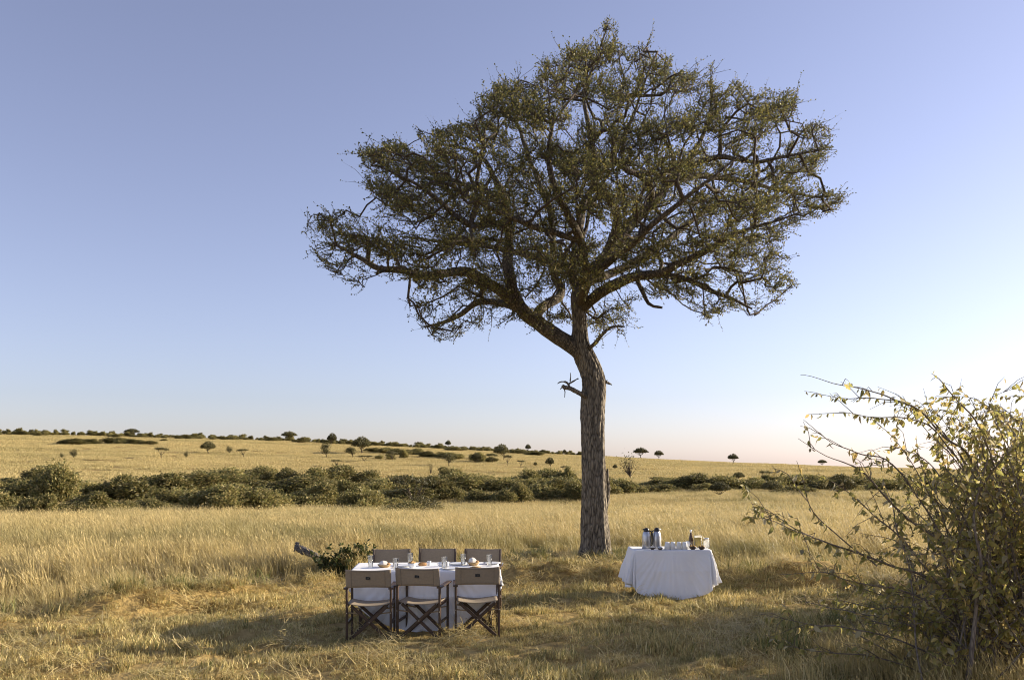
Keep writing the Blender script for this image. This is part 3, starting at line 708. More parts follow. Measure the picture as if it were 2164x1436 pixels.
row(-90, 900, 60, ([-90, 900], [1043, 1040]), ([-90, 90, 180, 300, 360, 900], [40, 66, 20, 34, 60, 56]), LB2, gB, 1.8)
row(945, 1245, 44, ([960, 1240], [1040, 1040]), ([960, 1240], [52, 52]), LB2, gB, 1.8)
row(1255, 1340, 34, ([1255, 1330], [1060, 1050]), ([1255, 1330], [52, 44]), LB3, gR, 1.8)
row(930, 1330, 60, ([930, 1330], [1050, 1046]), ([930, 1330], [56, 40]), LB2, gB, 1.8)
row(1335, 2300, 50, ([1335, 1420, 2300], [1046, 1044, 1045]), ([1335, 1450, 1700, 2300], [44, 46, 38, 42]), LB3, gR, 1.8)
row(1400, 2300, 62, ([1400, 2300], [1032, 1032]), ([1400, 1480, 1600, 2300], [34, 40, 28, 34]), LB3, gR, 1.8)
bush(105, 1072, 150, 106, 'tallest bush, standing above the rest of the thicket', None, 2)
bush(258, 1093, 52, 32, 'single low bush standing out in the grass before the thicket', None, name='low_bush')
bush(60, 1100, 110, 40, 'low straggling bush at the thicket foot beside the open grass', None, name='low_bush')
bush(1410, 1060, 26, 10, 'small dark shrublet in the grass below the flat-topped saplings', None, name='low_bush')
bush(1345, 1073, 16, 8, 'tiny dark shrublet in the grass behind the big trunk', None, name='low_bush')
# clump of scrub on the hillside
for x, y, w, h in [(140, 938, 50, 12), (165, 939, 55, 15), (195, 938, 45, 13), (232, 937, 46, 15), (258, 938, 48, 16), (290, 938, 46, 12), (318, 939, 40, 10), (345, 931, 20, 5)]:
    bush(x, y, w, h, 'scrub bush in the island of bushes on the grassy hillside', 'island of bushes on the hillside', name='scrub_bush')
for x, y, w, h in [(790, 956, 44, 12), (815, 958, 46, 15), (842, 962, 50, 17), (875, 962, 52, 18), (905, 966, 48, 15), (940, 968, 50, 16), (968, 970, 40, 13), (800, 970, 22, 10), (825, 972, 26, 16), (1012, 976, 40, 24), (1036, 977, 34, 15), (960, 952, 60, 10), (1090, 958, 60, 10), (1130, 962, 46, 10), (855, 968, 24, 22)]:
    bush(x, y, w, h, 'scrub bush in the dark thicket band across the upper hillside', 'dark band of scrub on the upper hillside', name='scrub_bush')
# skyline scrub: reads as one mass
SC = bpy.data.collections.new('scrub_proto')
for k in range(5): SC.objects.link(bpy.data.objects.new(f'scrub_proto_{k}', BUSH[k][0]))
XYs, S_ = [], []
for q in range(520):
    px = br.uniform(-250, 1240); d = br.uniform(0, 1)
    Y = CREST_Y - br.uniform(-6, 12) - (18 * br.uniform(0, 1) if d > .6 else 0); X = (px - CX) / F * Y
    dn = .55 + .5 * noise2(np.array(X), np.array(Y), 60, 4)
    if br.uniform() > dn + (.35 if px < 330 or 480 < px < 1230 else .1): continue
    XYs.append((X, Y)); w = br.uniform(2.2, 5.5); S_.append((w / 2, w / 2, br.uniform(1.1, 1.9) * np.interp(px, [0, 300, 700, 1230], [1.15, .85, 1.0, .75])))
XYs = np.array(XYs); S_ = np.array(S_)
scatter('skyline_scrub', 'far scrub lining the top of the hill', 'scrub', SC, XYs, H(XYs[:, 0], XYs[:, 1]) - .1, turns(len(XYs), math.pi, 0), S_)

# ------------------------------------------------------------------ acacias and other far trees
def acacia_mesh(seed, kind):
    """unit tree 1 high; crown about 1.2 wide for kind umbrella"""
    r = np.random.default_rng(seed); wood, lv = Bulk(), Bulk()
    spec = dict(umbrella=(.52, .62, .36, 1.6), mop=(.42, .58, .46, 1.6), sparse=(.5, .75, .10, .45), bush=(.15, .55, .40, .8), thin=(.45, .30, .25, .6), twin=(.40, .8, .14, .7), bare=(.22, .52, .38, .10))[kind]
    hb, cw, ct, dens = spec
    fork = np.array([r.normal() * .05, r.normal() * .05, hb * .62])
    lean = r.normal(size=2) * .06
    top = np.array([lean[0], lean[1], hb])
    pts, rad = catmull([(0, 0, -.03), fork * np.array([.5, .5, .5]) + np.array([.02, 0, 0]), fork], [.045, .035, .028], .08); V, Q = tube(pts, rad, 7); wood.add(V, Q)
    tips = []
    nl = 10 if kind != 'bare' else 26
    for q in range(nl):
        a = 6.283 * q / nl + r.normal() * .25; rr = cw * r.uniform(.35, .9)
        tip = np.array([lean[0] + rr * math.cos(a), lean[1] + rr * math.sin(a), 1 - ct + r.uniform(-.3, .35) * ct - .12 * (rr / cw) ** 2])
        if kind in ('bush', 'bare', 'thin'): tip[2] = r.uniform(.45, 1.0)
        mid = fork + (tip - fork) * .5 + np.array([0, 0, -.03])
        pts, rad = catmull([fork, mid, tip], [.018, .012, .004], .1); V, Q = tube(pts, rad, 4); wood.add(V, Q); tips.append(tip)
    k = int(2400 * dens); tips = np.array(tips)
    if kind in ('umbrella', 'mop'):
        a = r.uniform(0, 6.283, k); rr = np.sqrt(r.uniform(0, 1, k)) * cw * (1 + .12 * np.sin(3 * a + seed) + .08 * np.sin(7 * a))
        zz = 1 - ct * 1.1 + ct * (1 - (rr / cw / 1.15) ** 2) * r.uniform(-.25, 1.1, k)
        Pt = np.stack([lean[0] + rr * np.cos(a), lean[1] + rr * np.sin(a), zz], 1)
        hole = noise2(Pt[:, 0], Pt[:, 1] + Pt[:, 2], .35, seed % 5); Pt = Pt[hole > -.45]
    else:
        sp = .13 if kind != 'bush' else .2
        Pt = tips[r.integers(0, len(tips), k)] + r.normal(size=(k, 3)) * np.array([sp, sp, ct * .33])
        Pt = Pt[Pt[:, 2] > (.08 if kind == 'bush' else hb * .7)]
    dd = unit(rand_dirs(len(Pt), r) + np.array([0, 0, .3])); L_ = .075 * r.uniform(.6, 1.3, len(Pt)); V, Q = leaf_quads(Pt, dd, L_, L_ * .6, r)
    pal = np.array([(.11, .105, .042), (.085, .085, .034), (.15, .135, .052), (.18, .15, .06)])
    lv.add(V, Q, np.repeat(pal[r.integers(0, 4, len(Pt))] * r.uniform(.8, 1.2, (len(Pt), 1)), 4, 0))
    return lv.mesh('crown', M_ACACIA), wood.mesh('trunk', M_TWIG, True), cw * 2
AC = {}
def acacia(px, py, wpx, hpx, kind, seed, label, group=None, name='acacia_tree', cat='tree', crest=False):
    key = (kind, seed)
    if key not in AC: AC[key] = acacia_mesh(seed, kind)
    g = G(px, py)
    cr, tr_, w = AC[key]; W, Hh = wpx / F * g.y, (hpx + 3) / F * g.y
    t = thing(name, label, cat, (g.x, g.y, g.z - .05), 0 if not group else rng.uniform(0, 6.28), group)
    t.scale = (W / w, W / w, Hh)
    link('crown', cr, t); link('trunk', tr_, t)
    return t
gh = 'small acacias scattered over the hillside'; gs = 'flat-topped acacias on the skyline'
acacia(1353, 969, 29, 21, 'umbrella', 1, 'broad flat-topped acacia on the bare skyline, wider of a pair')
acacia(1392, 972, 19, 18, 'umbrella', 2, 'smaller flat-topped acacia on the skyline beside a broader one')
acacia(1548, 981, 21, 20, 'umbrella', 3, 'lone flat-topped acacia with leaning stem on the low bare skyline')
acacia(1737, 985, 18, 12, 'umbrella', 2, 'small flat-topped acacia on the skyline behind the foreground shrub twigs')
for x, y, w, h in [(278, 920, 29, 14), (610, 930, 30, 18), (947, 946, 12, 16), (1116, 957, 12, 16), (1193, 962, 8, 10)]:
    acacia(x, y, w, h, 'umbrella', 1 if w > 20 else 3, 'flat-topped acacia rising above the scrub on the skyline', gs)
acacia(700, 940, 20, 23, 'mop', 4, 'round-headed thin-stemmed tree rising above the hilltop scrub')
acacia(765, 958, 38, 34, 'mop', 5, 'large acacia with leaning trunk before the dark band of scrub')
acacia(1064, 971, 30, 31, 'mop', 6, 'tall broad-crowned acacia at the end of the dark scrub band')
acacia(440, 958, 29, 24, 'mop', 5, 'dark mop-headed tree standing alone on the open hillside')
acacia(340, 969, 32, 22, 'sparse', 7, 'ragged thorn tree with two flat tiers on open hillside')
acacia(516, 967, 28, 17, 'sparse', 8, 'low spreading thorn tree near the mop-headed one on the hillside')
acacia(690, 967, 14, 25, 'thin', 9, 'thin upright sapling on the hillside below the hilltop trees')
for x, y, w, h, kd in [(745, 967, 17, 18, 'thin'), (770, 976, 38, 12, 'sparse'), (712, 986, 26, 13, 'sparse'), (830, 975, 24, 20, 'twin'), (950, 986, 18, 24, 'thin'), (1072, 985, 18, 22, 'sparse'), (1100, 988, 18, 14, 'sparse'), (1163, 988, 18, 20, 'mop'), (1195, 998, 20, 12, 'sparse'), (1131, 986, 8, 8, 'mop'), (1040, 978, 26, 18, 'twin'), (1300, 992, 10, 9, 'mop'), (1008, 978, 20, 20, 'mop'), (1560, 1015, 24, 16, 'mop'), (1615, 1018, 30, 22, 'sparse')]:
    acacia(x, y, w, h, kd, 10 + hash_(kd) % 5, 'small dark thorn tree dotted over the hillside grass', gh)
for x, y, w, h in [(155, 968, 14, 14), (131, 968, 7, 7), (393, 967, 8, 9), (485, 958, 12, 11)]:
    acacia(x, y, w, h, 'bush', 20, 'tiny scraggy shrub dotting the open hillside below the island of bushes', 'tiny shrubs on the open hillside', 'scraggy_shrub', 'shrub')
acacia(1331, 1012, 42, 44, 'bare', 21, 'grey nearly leafless shrub with fanned branches behind the thicket', None, 'leafless_shrub', 'shrub')
acacia(911, 1004, 10, 22, 'bare', 22, 'bare dead sapling poking up behind the thicket', None, 'dead_sapling', 'sapling')
acacia(872, 1082, 92, 78, 'sparse', 23, 'flat-tiered thorn tree standing at the thicket edge before the bushes')
acacia(897, 1093, 54, 46, 'bush', 24, 'small bushy thorn sapling in the grass before the flat-tiered tree', None, 'thorn_sapling', 'sapling')
acacia(1521, 1056, 42, 37, 'umbrella', 25, 'small umbrella-shaped acacia sapling standing out in the grass')
acacia(1475, 1040, 44, 40, 'mop', 26, 'round-topped acacia at the thicket edge beside the umbrella sapling')
acacia(1628, 1046, 44, 30, 'mop', 27, 'low wide acacia at the edge of the low thicket')
acacia(1775, 1052, 60, 50, 'mop', 28, 'bushy acacia half hidden behind the foreground shrub twigs')
acacia(1190, 1080, 24, 18, 'bare', 29, 'wispy seedling in the grass near the thicket corner', None, 'wispy_seedling', 'seedling')

# ------------------------------------------------------------------ foreground shrub
shrub = thing('leafy_shrub', 'large tangled shrub with drooping yellowish leaves and arching bare twigs', 'shrub', (4.9, 8.2, ground(4.9, 8.2)))
SO = np.array(shrub.location); sr = np.random.default_rng(33)
tw, lf = Bulk(), Bulk()
LEAFPAL = np.array([(.35, .32, .10), (.41, .355, .11), (.29, .28, .085), (.49, .395, .14), (.54, .41, .16), (.45, .40, .24), (.33, .305, .09), (.39, .345, .105)])
def big_leaf(pt, d, L_, W_, c):
    """drooping pointed leaf folded along its midrib, bent downwards"""
    d = d / np.linalg.norm(d); s = np.cross(d, sr.normal(size=3)); s /= np.linalg.norm(s); nn = np.cross(s, d)
    bend = sr.uniform(.0, .6) * L_; fold = sr.uniform(.15, .8)
    prof = [(0, .05), (.22, .75), (.5, 1), (.78, .6), (1, .02)]
    V = []
    for t, w in prof:
        cpt = pt + d * L_ * t - nn * bend * t * t
        V += [cpt + s * W_ * .5 * w + nn * W_ * .5 * w * fold, cpt, cpt - s * W_ * .5 * w + nn * W_ * .5 * w * fold]
    Q = []
    for k in range(4): Q += [(3 * k, 3 * k + 1, 3 * k + 4, 3 * k + 3), (3 * k + 1, 3 * k + 2, 3 * k + 5, 3 * k + 4)]
    lf.add(np.array(V) - SO, np.array(Q), np.tile(c, (15, 1)))
def shoot(pts, rad, leafy=(.3, 1), dens=26, size=1.0, side=True):
    pts, rad = catmull(pts, rad, .07)
    wob = sr.normal(size=pts.shape); 
    for _ in range(3): wob[1:-1] = (wob[:-2] + wob[1:-1] + wob[2:]) / 3
    pts = pts + wob * .02
    V, Q = tube(pts, rad, 5); tw.add(V - SO, Q)
    seg = np.linalg.norm(np.diff(pts, axis=0), axis=1); tot = seg.sum(); cum = np.r_[0, np.cumsum(seg)] / tot
    def at(t):
        q = min(len(pts) - 2, max(0, int(np.searchsorted(cum, t)) - 1)); f = (t - cum[q]) / max(1e-6, cum[q + 1] - cum[q])
        return pts[q] + (pts[q + 1] - pts[q]) * f, unit(pts[q + 1] - pts[q])
    kN = int(tot * (leafy[1] - leafy[0]) * dens)
    for q in range(kN):
        t = leafy[0] + (leafy[1] - leafy[0]) * sr.uniform(0, 1) ** .75
        p_, d_ = at(min(t, .999))
        ld = d_ * .35 + sr.normal(size=3) * .55 + np.array([0, 0, -.75])
        L_ = sr.uniform(.045, .105) * size * (1 - .25 * max(0, t - .8) / .2)
        big_leaf(p_, ld, L_, L_ * sr.uniform(.34, .56), LEAFPAL[sr.integers(0, 8)] * sr.uniform(.75, 1.25))
    if side:
        for q in range(int(tot * 5.0)):
            t = sr.uniform(.25, .97); p_, d_ = at(t); L_ = sr.uniform(.12, .5) * (1.1 - t * .4)
            sd = unit(d_ * .9 + sr.normal(size=3) * .55 + np.array([0, 0, .1]))
            mid = p_ + sd * L_ * .5 + np.array([0, 0, .02]); end = p_ + sd * L_ + np.array([0, 0, -.05 * L_]) + sr.normal(size=3) * .03
            r0 = .0038
            pp, rr = catmull([p_, mid, end], [r0, r0 * .8, r0 * .4], .1); V, Q = tube(pp, rr, 3); tw.add(V - SO, Q)
            if leafy[1] - leafy[0] > .2 and sr.uniform() < .75:
                for z in range(int(L_ * dens * .8) + 1):
                    f = sr.uniform(.2, 1); ll = sr.uniform(.035, .085) * size
                    big_leaf(p_ + (end - p_) * f, sd * .4 + sr.normal(size=3) * .5 + np.array([0, 0, -.75]), ll, ll * sr.uniform(.38, .55), LEAFPAL[sr.integers(0, 8)] * sr.uniform(.75, 1.25))
def traced(pxs, Y0, Y1, r0=.012, r1=.002, **kw):
    k = len(pxs); pts = [np.array(P(p[0], p[1], Y0 + (Y1 - Y0) * q / (k - 1))) for q, p in enumerate(pxs)]
    shoot(pts, list(np.linspace(r0, r1, k)), **kw)
traced([(2110, 1480), (2040, 1290), (1960, 1221), (1870, 1190), (1786, 1160), (1739, 1141), (1697, 1122), (1640, 1090), (1590, 1062)], 8.2, 7.2, .016, leafy=(.45, 1), dens=22)
traced([(1739, 1141), (1680, 1122), (1620, 1100), (1580, 1090)], 7.3, 7.0, .005, leafy=(.2, 1), dens=30)
traced([(2120, 1480), (2060, 1250), (1993, 1151), (1913, 1090), (1861, 1042), (1824, 995), (1786, 977), (1748, 962), (1687, 929)], 8.3, 7.4, .016, leafy=(.25, .75), dens=14)
traced([(2100, 1300), (1990, 1130), (1890, 985), (1820, 960), (1762, 934), (1701, 885)], 8.3, 7.6, .011, leafy=(.3, .8), dens=12)
traced([(2130, 1480), (2110, 1150), (2054, 972), (1998, 925), (1946, 868), (1890, 840), (1824, 821), (1762, 812), (1692, 784)], 8.6, 7.8, .016, leafy=(.35, .78), dens=24)
traced([(2110, 1200), (2050, 1010), (1984, 915), (1927, 887), (1861, 882), (1805, 873), (1772, 866)], 8.3, 7.5, .011, leafy=(.45, 1), dens=26, size=.8)
traced([(2110, 1100), (2010, 930), (1918, 849), (1842, 840), (1780, 842), (1720, 835)], 8.5, 8.0, .010, leafy=(.4, 1), dens=20, size=.7)
traced([(2150, 1480), (2140, 1180), (2101, 995), (2068, 901), (2026, 845), (1984, 802), (1960, 788)], 8.0, 7.4, .015, leafy=(.3, 1), dens=16)
traced([(2100, 1400), (1960, 1200), (1850, 1090), (1795, 1038), (1740, 1010)], 8.0, 7.4, .011, leafy=(.3, 1), dens=18)
traced([(2080, 1470), (1980, 1390), (1890, 1348), (1795, 1325), (1725, 1320), (1631, 1301)], 8.2, 7.6, .012, leafy=(.25, 1), dens=20)
traced([(2090, 1470), (2000, 1310), (1913, 1250), (1824, 1235), (1748, 1212), (1649, 1212)], 8.1, 7.5, .012, leafy=(.3, 1), dens=20)
traced([(1850, 1190), (1770, 1130), (1720, 1080), (1697, 1024), (1682, 967)], 7.8, 7.4, .007, leafy=(.4, 1), dens=22, side=False)
traced([(1700, 1060), (1670, 1000), (1640, 990), (1632, 985)], 7.4, 7.3, .004, leafy=(.3, 1), dens=26, side=False)
traced([(2090, 1480), (1950, 1420), (1820, 1380), (1720, 1375), (1660, 1360)], 8.2, 7.8, .010, leafy=(.2, 1), dens=18)
traced([(2164, 1000), (2110, 900), (2090, 850), (2120, 830), (2164, 815)], 8, 7.8, .005, leafy=(.5, .8), dens=6)
traced([(2040, 1480), (2052, 1400), (2062, 1330), (2075, 1200), (2060, 1080), (2090, 960)], 7.6, 7.6, .030, .006, leafy=(.5, 1), dens=14)
for k in range(118):                                            # the tangle itself
    a = sr.uniform(0, 1); bx, by = 4.9 + sr.normal() * .45, 8.3 + sr.normal() * .55
    if a < .58:
        tx, ty = sr.uniform(3.1, 5.6), sr.uniform(7.1, 9.6); tz = sr.uniform(.4, 2.75) * np.clip((tx - 2.3) / 1.9, .35, 1)
    else:
        tx, ty = sr.uniform(4.4, 7.2), sr.uniform(7.2, 10.2); tz = sr.uniform(.8, 2.95)
    b0 = np.array([bx, by, ground(bx, by) - .05]); tip = np.array([tx, ty, tz])
    mid = b0 + (tip - b0) * .5 + np.array([0, 0, .18 * abs(tz)]) + sr.normal(size=3) * .1
    q3 = b0 + (tip - b0) * .8 + np.array([0, 0, .16 * abs(tz)]) + sr.normal(size=3) * .08
    shoot([b0, mid, q3, tip], [.011, .008, .005, .002], leafy=(.30, 1), dens=sr.uniform(22, 38))
for k in range(34):                                             # upright shoots that fill the top
    bx, by = 4.9 + sr.normal() * .5, 8.3 + sr.normal() * .5; b0 = np.array([bx, by, ground(bx, by) - .05])
    tip = np.array([sr.uniform(3.7, 5.5), sr.uniform(7.5, 9.2), sr.uniform(2.0, 2.85)])
    mid = b0 + (tip - b0) * .5 + np.array([.15, 0, .15]) + sr.normal(size=3) * .08
    shoot([b0, mid, b0 + (tip - b0) * .8 + np.array([0, 0, .2]), tip], [.010, .007, .004, .0018], leafy=(.5, 1), dens=26, size=.85)
link('branches', tw.mesh('branches', M_SHRUBTWIG, True), shrub); tag(shrub.children[-1], kind='stuff')
tag(link('leaves', lf.mesh('leaves', M_SHRUB, False), shrub), kind='stuff')
# another of the same kind, off the path, that shades the mown grass
s2 = copy_tree(shrub); tag(s2, 'tall leafy shrub shading the mown grass beyond the tangled shrub', 'shrub')
s2.location = (9.2, 12.4, 0); s2.rotation_euler = (0, 0, 2.3); s2.scale = (1.1, 1.1, 1.15)
s3 = copy_tree(shrub); tag(s3, 'second leafy shrub growing behind the one that shades the grass', 'shrub')
s3.location = (10.2, 13.4, 0); s3.rotation_euler = (0, 0, 4.0); s3.scale = (1.1, 1.1, 1.2)

# ------------------------------------------------------------------ director's chairs
def make_chair(name, label, loc, rz, group=None):
    t = thing(name, label, 'chair', loc, math.radians(rz), group)
    hw, dz = .265, .21                               # half width, half depth
    SEAT, ARM, TOP = .45, .635, .865
    for sx in (-1, 1):
        for sy in (-1, 1):
            MB().bar((sx * hw, sy * dz, -.02), (sx * hw, sy * dz, ARM - .012), .026, .042, (0, 1, 0)).build('leg', M_WOOD, t)
        a = MB().bar((sx * (hw + .004), -dz - .055, ARM), (sx * (hw + .004), dz + .075, ARM), .058, .022).build('armrest', M_WOOD, t)
        MB().bar((sx * hw, -dz, SEAT - .03), (sx * hw, dz, SEAT - .03), .020, .040).build('seat_rail', M_WOOD, t)
        MB().bar((sx * hw, -dz, .20), (sx * hw, dz, .20), .018, .035).build('side_stretcher', M_WOOD, t)
        MB().bar((sx * (hw - .008), -dz - .005, ARM), (sx * (hw - .012), -dz - .045, TOP - .005), .024, .030, (0, 1, 0)).build('back_post', M_WOOD, t)
        for sy in (-1, 1):
            MB().bar((sx * (hw - .012), sy * (dz - .028), .335), (sx * (hw - .125), sy * (dz - .042), .318), .016, .014, (0, 0, 1)).build('strut', M_STRUT, t)
            bolt = MB().lathe([(0.0001, .006), (.006, .005), (.007, 0)], 8)
            bo = bolt.build('bolt', M_BRASS, t); bo.rotation_euler = (math.radians(90 * 1), 0, 0); bo.location = (sx * hw, sy * dz - (.0215 if sy < 0 else -.0225), .335)
            if sy > 0: bo.rotation_euler = (math.radians(-90), 0, 0)
    for sy, off in ((-1, .0), (1, 0)):
        y = sy * (dz - .028)
        for sx in (-1, 1):
            yy = y + sx * .011
            MB().bar((sx * (hw - .035), yy, .005), (-sx * (hw - .045), yy, SEAT - .035), .038, .019, (0, 1, 0)).build('cross_brace', M_WOOD, t)
        bo = MB().lathe([(0.0001, .005), (.006, .004), (.007, 0)], 8).build('bolt', M_BRASS, t)
        bo.rotation_euler = (math.radians(90 if sy < 0 else -90), 0, 0); bo.location = (.003, y + sy * .0215, .215)
    # canvas seat: sagging sheet with thickness
    def sheet(nu, nv, fn, thick):
        V, Fs = [], []
        for s_ in (0, 1):
            for v in range(nv + 1):
                for u_ in range(nu + 1):
                    p, nrm = fn(u_ / nu, v / nv); V.append(Vector(p) + Vector(nrm) * thick * (s_ - .5))
        k = (nu + 1) * (nv + 1)
        for v in range(nv):
            for u_ in range(nu):
                a = v * (nu + 1) + u_; q = (a, a + 1, a + nu + 2, a + nu + 1); Fs.append(q[::-1]); Fs.append(tuple(i + k for i in q))
        rim = [u_ for u_ in range(nu + 1)] + [(v) * (nu + 1) + nu for v in range(1, nv + 1)] + [nv * (nu + 1) + u_ for u_ in range(nu - 1, -1, -1)] + [v * (nu + 1) for v in range(nv - 1, 0, -1)]
        for q in range(len(rim)): a, b_ = rim[q], rim[(q + 1) % len(rim)]; Fs.append((a, b_, b_ + k, a + k))
        return MB().add(V, Fs)
    sd = hash_(label) * .37
    def seat_fn(u_, v):
        x = -hw + .012 + (2 * hw - .024) * u_; y = -dz + .01 + (2 * dz - .02) * v
        return (x, y, SEAT - .006 - .032 * (1 - (2 * u_ - 1) ** 2) + .003 * math.sin(9 * u_ + sd) * math.sin(3 * v)), (0, 0, 1)
    sheet(16, 8, seat_fn, .006).build('seat', M_CANVAS, t, True)
    def back_fn(u_, v):
        x = (-hw - .008) + (2 * hw + .016) * u_; z = ARM + .008 + (TOP - ARM - .006) * v
        y = -dz - .030 - .034 * v - .018 * (1 - (2 * u_ - 1) ** 4) + .004 * math.sin(7 * u_ + sd) * math.sin(2.5 * v + sd) + .003 * math.sin(23 * u_ + 9 * v) * abs(2 * u_ - 1) ** 3
        z += -.010 * (1 - (2 * u_ - 1) ** 2) * (1 if v > .5 else -.8) * abs(2 * v - 1)
        return (x, y, z), (0, -1, -.14)
    bk = sheet(28, 10, back_fn, .007).build('backrest', M_CANVAS, t, True)
    # seams: stitched sleeve lines
    for u0 in (.13, .87):
        mb = MB()
        ptsS = [Vector(back_fn(u0, v)[0]) + Vector((0, -.0045, 0)) for v in np.linspace(.01, .99, 8)]
        mb.tube(ptsS, [.0022] * 8, 5); mb.build('seam', M_SEAM, bk, True)
    for v0 in (.10, .92):
        mb = MB(); ptsS = [Vector(back_fn(u_, v0)[0]) + Vector((0, -.0045, 0)) for u_ in np.linspace(.135, .865, 14)]
        mb.tube(ptsS, [.002] * 14, 5); mb.build('seam', M_SEAM, bk, True)
    c = Vector(back_fn(.5, .55)[0])
    pt = MB(); w_, h_ = .028, .018
    pt.bar(c + Vector((-w_, -.0065, 0)), c + Vector((w_, -.0065, 0)), .003, 2 * h_, (0, .14, 1), .05); p_ = pt.build('patch', M_PATCH, bk)
    em = MB()
    y_ = c.y - .0105
    for q, (ex, eh) in enumerate(((-.006, .010), (.006, .014))):
        V = [(c.x + ex - .009, y_ - .0006 * q, c.z - .007), (c.x + ex + .009, y_ - .0006 * q, c.z - .007), (c.x + ex, y_ - .0006 * q, c.z - .007 + eh)]
        em.add(V, [(0, 1, 2)])
    em.build('emblem', M_EMBLEM, p_)
    return t
cz = lambda x, y: ground(x, y) + .005
near = [(-1.74, 10.52, 2, 'taupe canvas folding chair, back to us, beside the tall grass end of the table'),
        (-1.105, 10.57, -9, 'taupe canvas folding chair, back to us, in the middle of its row'),
        (-.44, 10.68, 4, 'taupe canvas folding chair, back to us, at the table end towards the big tree')]
for x, y, rz, lb in near: make_chair('folding_chair', lb, (x, y, cz(x, y)), rz, 'canvas folding chairs around the dining table')
far = [(-1.71, 12.02, 185, 'taupe canvas folding chair facing us across the table, behind the bread basket and glasses'),
       (-1.08, 12.05, 179, 'taupe canvas folding chair facing us across the table, in the middle of its row'),
       (-.46, 12.02, 171, 'taupe canvas folding chair facing us across the table, at the end towards the big tree')]
for x, y, rz, lb in far: make_chair('folding_chair', lb, (x, y, cz(x, y) + .03), rz, 'canvas folding chairs around the dining table')

# ------------------------------------------------------------------ tables and cloths
def make_table(name, label, loc, rz, L_, W_, top):
    t = thing(name, label, 'table', loc, math.radians(rz))
    MB().bar((-L_ / 2 + .004, 0, top - .018), (L_ / 2 - .004, 0, top - .018), W_ - .008, .03).build('table_top', M_WOOD, t)
    for sx in (-1, 1):
        for sy in (-1, 1):
            MB().bar((sx * (L_ / 2 - .12), sy * (W_ / 2 - .08), -.02), (sx * (L_ / 2 - .12), sy * (W_ / 2 - .08), top - .035), .045, .045, (0, 1, 0)).build('leg', M_WOOD, t)
        MB().bar((sx * (L_ / 2 - .12), -W_ / 2 + .105, .3), (sx * (L_ / 2 - .12), W_ / 2 - .105, .3), .03, .04).build('stretcher', M_WOOD, t)
    return t
def make_cloth(name, label, loc, rz, L_, W_, top, R, flare, fold, seed, group, oval=1.0):
    r = np.random.default_rng(seed); nr, nt = 110, 420
    a = np.linspace(0, 2 * math.pi, nt, endpoint=False); rr = R * np.linspace(0.004, 1, nr)
    A, RR = np.meshgrid(a, rr); X, Y = RR * np.cos(A) * oval, RR * np.sin(A)
    hx, hy = L_ / 2, W_ / 2; cr = .03
    cxp, cyp = np.clip(X, -hx + cr, hx - cr), np.clip(Y, -hy + cr, hy - cr)
    dx, dy = X - cxp, Y - cyp; e = np.maximum(np.hypot(dx, dy) - cr, 0)
    nrm = np.maximum(np.hypot(dx, dy), 1e-6); ux, uy = dx / nrm, dy / nrm
    cornr = 2 * np.abs(ux * uy)                              # 1 at the diagonal of a corner fan
    phi = np.arctan2(uy, ux)
    s_along = np.where(np.abs(ux) > np.abs(uy), Y, X)
    h = flare * e * (1 + .9 * cornr) + fold * e * (cornr ** .5 * np.cos(phi * 14 + seed) * .9 + .18 * np.sin(s_along * 11 + seed) + .10 * np.sin(s_along * 23 + seed * 2) + .06 * np.sin(A * 60))
    cre = sum(np.exp(-((s_along - c_) / .014) ** 2) for c_ in (-.62, -.31, 0., .31, .62)) + np.exp(-((e - .33) / .012) ** 2) * .8
    h = h + .005 * cre * np.minimum(e / .05, 1) + fold * e * .10 * noise2(X * 1.0, Y * 1.0, .5, seed % 5) * (e > .02)
    h = np.maximum(h, .004 + .02 * e); bend = .012 * (1 - np.exp(-e / .012))
    drop = np.sqrt(np.maximum(e * e - h * h, 0))
    zz = top - drop + .0018 * np.sin(X * 9 + seed) * np.sin(Y * 7)
    floor = .015 + .02 * np.sin(A * 9)
    over = np.maximum(floor - zz, 0); zz = np.where(over > 0, floor + .15 * np.minimum(over, .03), zz); h = h + over * .8
    XX = np.where(e > 0, cxp + ux * (cr + bend + h), X); YY = np.where(e > 0, cyp + uy * (cr + bend + h), Y)
    j, i = np.meshgrid(np.arange(nr - 1), np.arange(nt), indexing='ij')
    Q = np.stack([j * nt + i, j * nt + (i + 1) % nt, (j + 1) * nt + (i + 1) % nt, (j + 1) * nt + i], -1).reshape(-1, 4)
    me = mesh_np(name, np.stack([XX, YY, zz], -1).reshape(-1, 3), [Q, np.arange(nt)[None, ::-1].copy()], M_CLOTH, None, True)
    o = link(name, me, None, loc); o.rotation_euler = (0, 0, math.radians(rz))
    md = o.modifiers.new('thickness', 'SOLIDIFY'); md.thickness = .0016; md.offset = -1
    return tag(o, label, 'tablecloth', group)
DT = (-1.13, 11.33); DTR = 3.0; DZ = ground(*DT); DTOP = .765
make_table('dining_table', 'long dining table under a white cloth with canvas chairs around', (DT[0], DT[1], DZ), DTR, 1.9, .90, DTOP - .006)
make_cloth('tablecloth', 'white cloth over the dining table between the canvas chairs', (DT[0], DT[1], DZ), DTR, 1.9, .90, DTOP, 1.235, .05, .22, 3, 'white tablecloths')
ST = (2.52, 13.68); STR = 1.0; SZ = ground(*ST); STOP = .765
make_table('side_table', 'buffet table under a white cloth in front of the big tree', (ST[0], ST[1], SZ), STR, 1.22, .55, STOP - .006)
make_cloth('tablecloth', 'white cloth hanging to the grass over the buffet table with flasks', (ST[0], ST[1], SZ), STR, 1.22, .55, STOP, 1.06, .10, .18, 8, 'white tablecloths', 1.16)

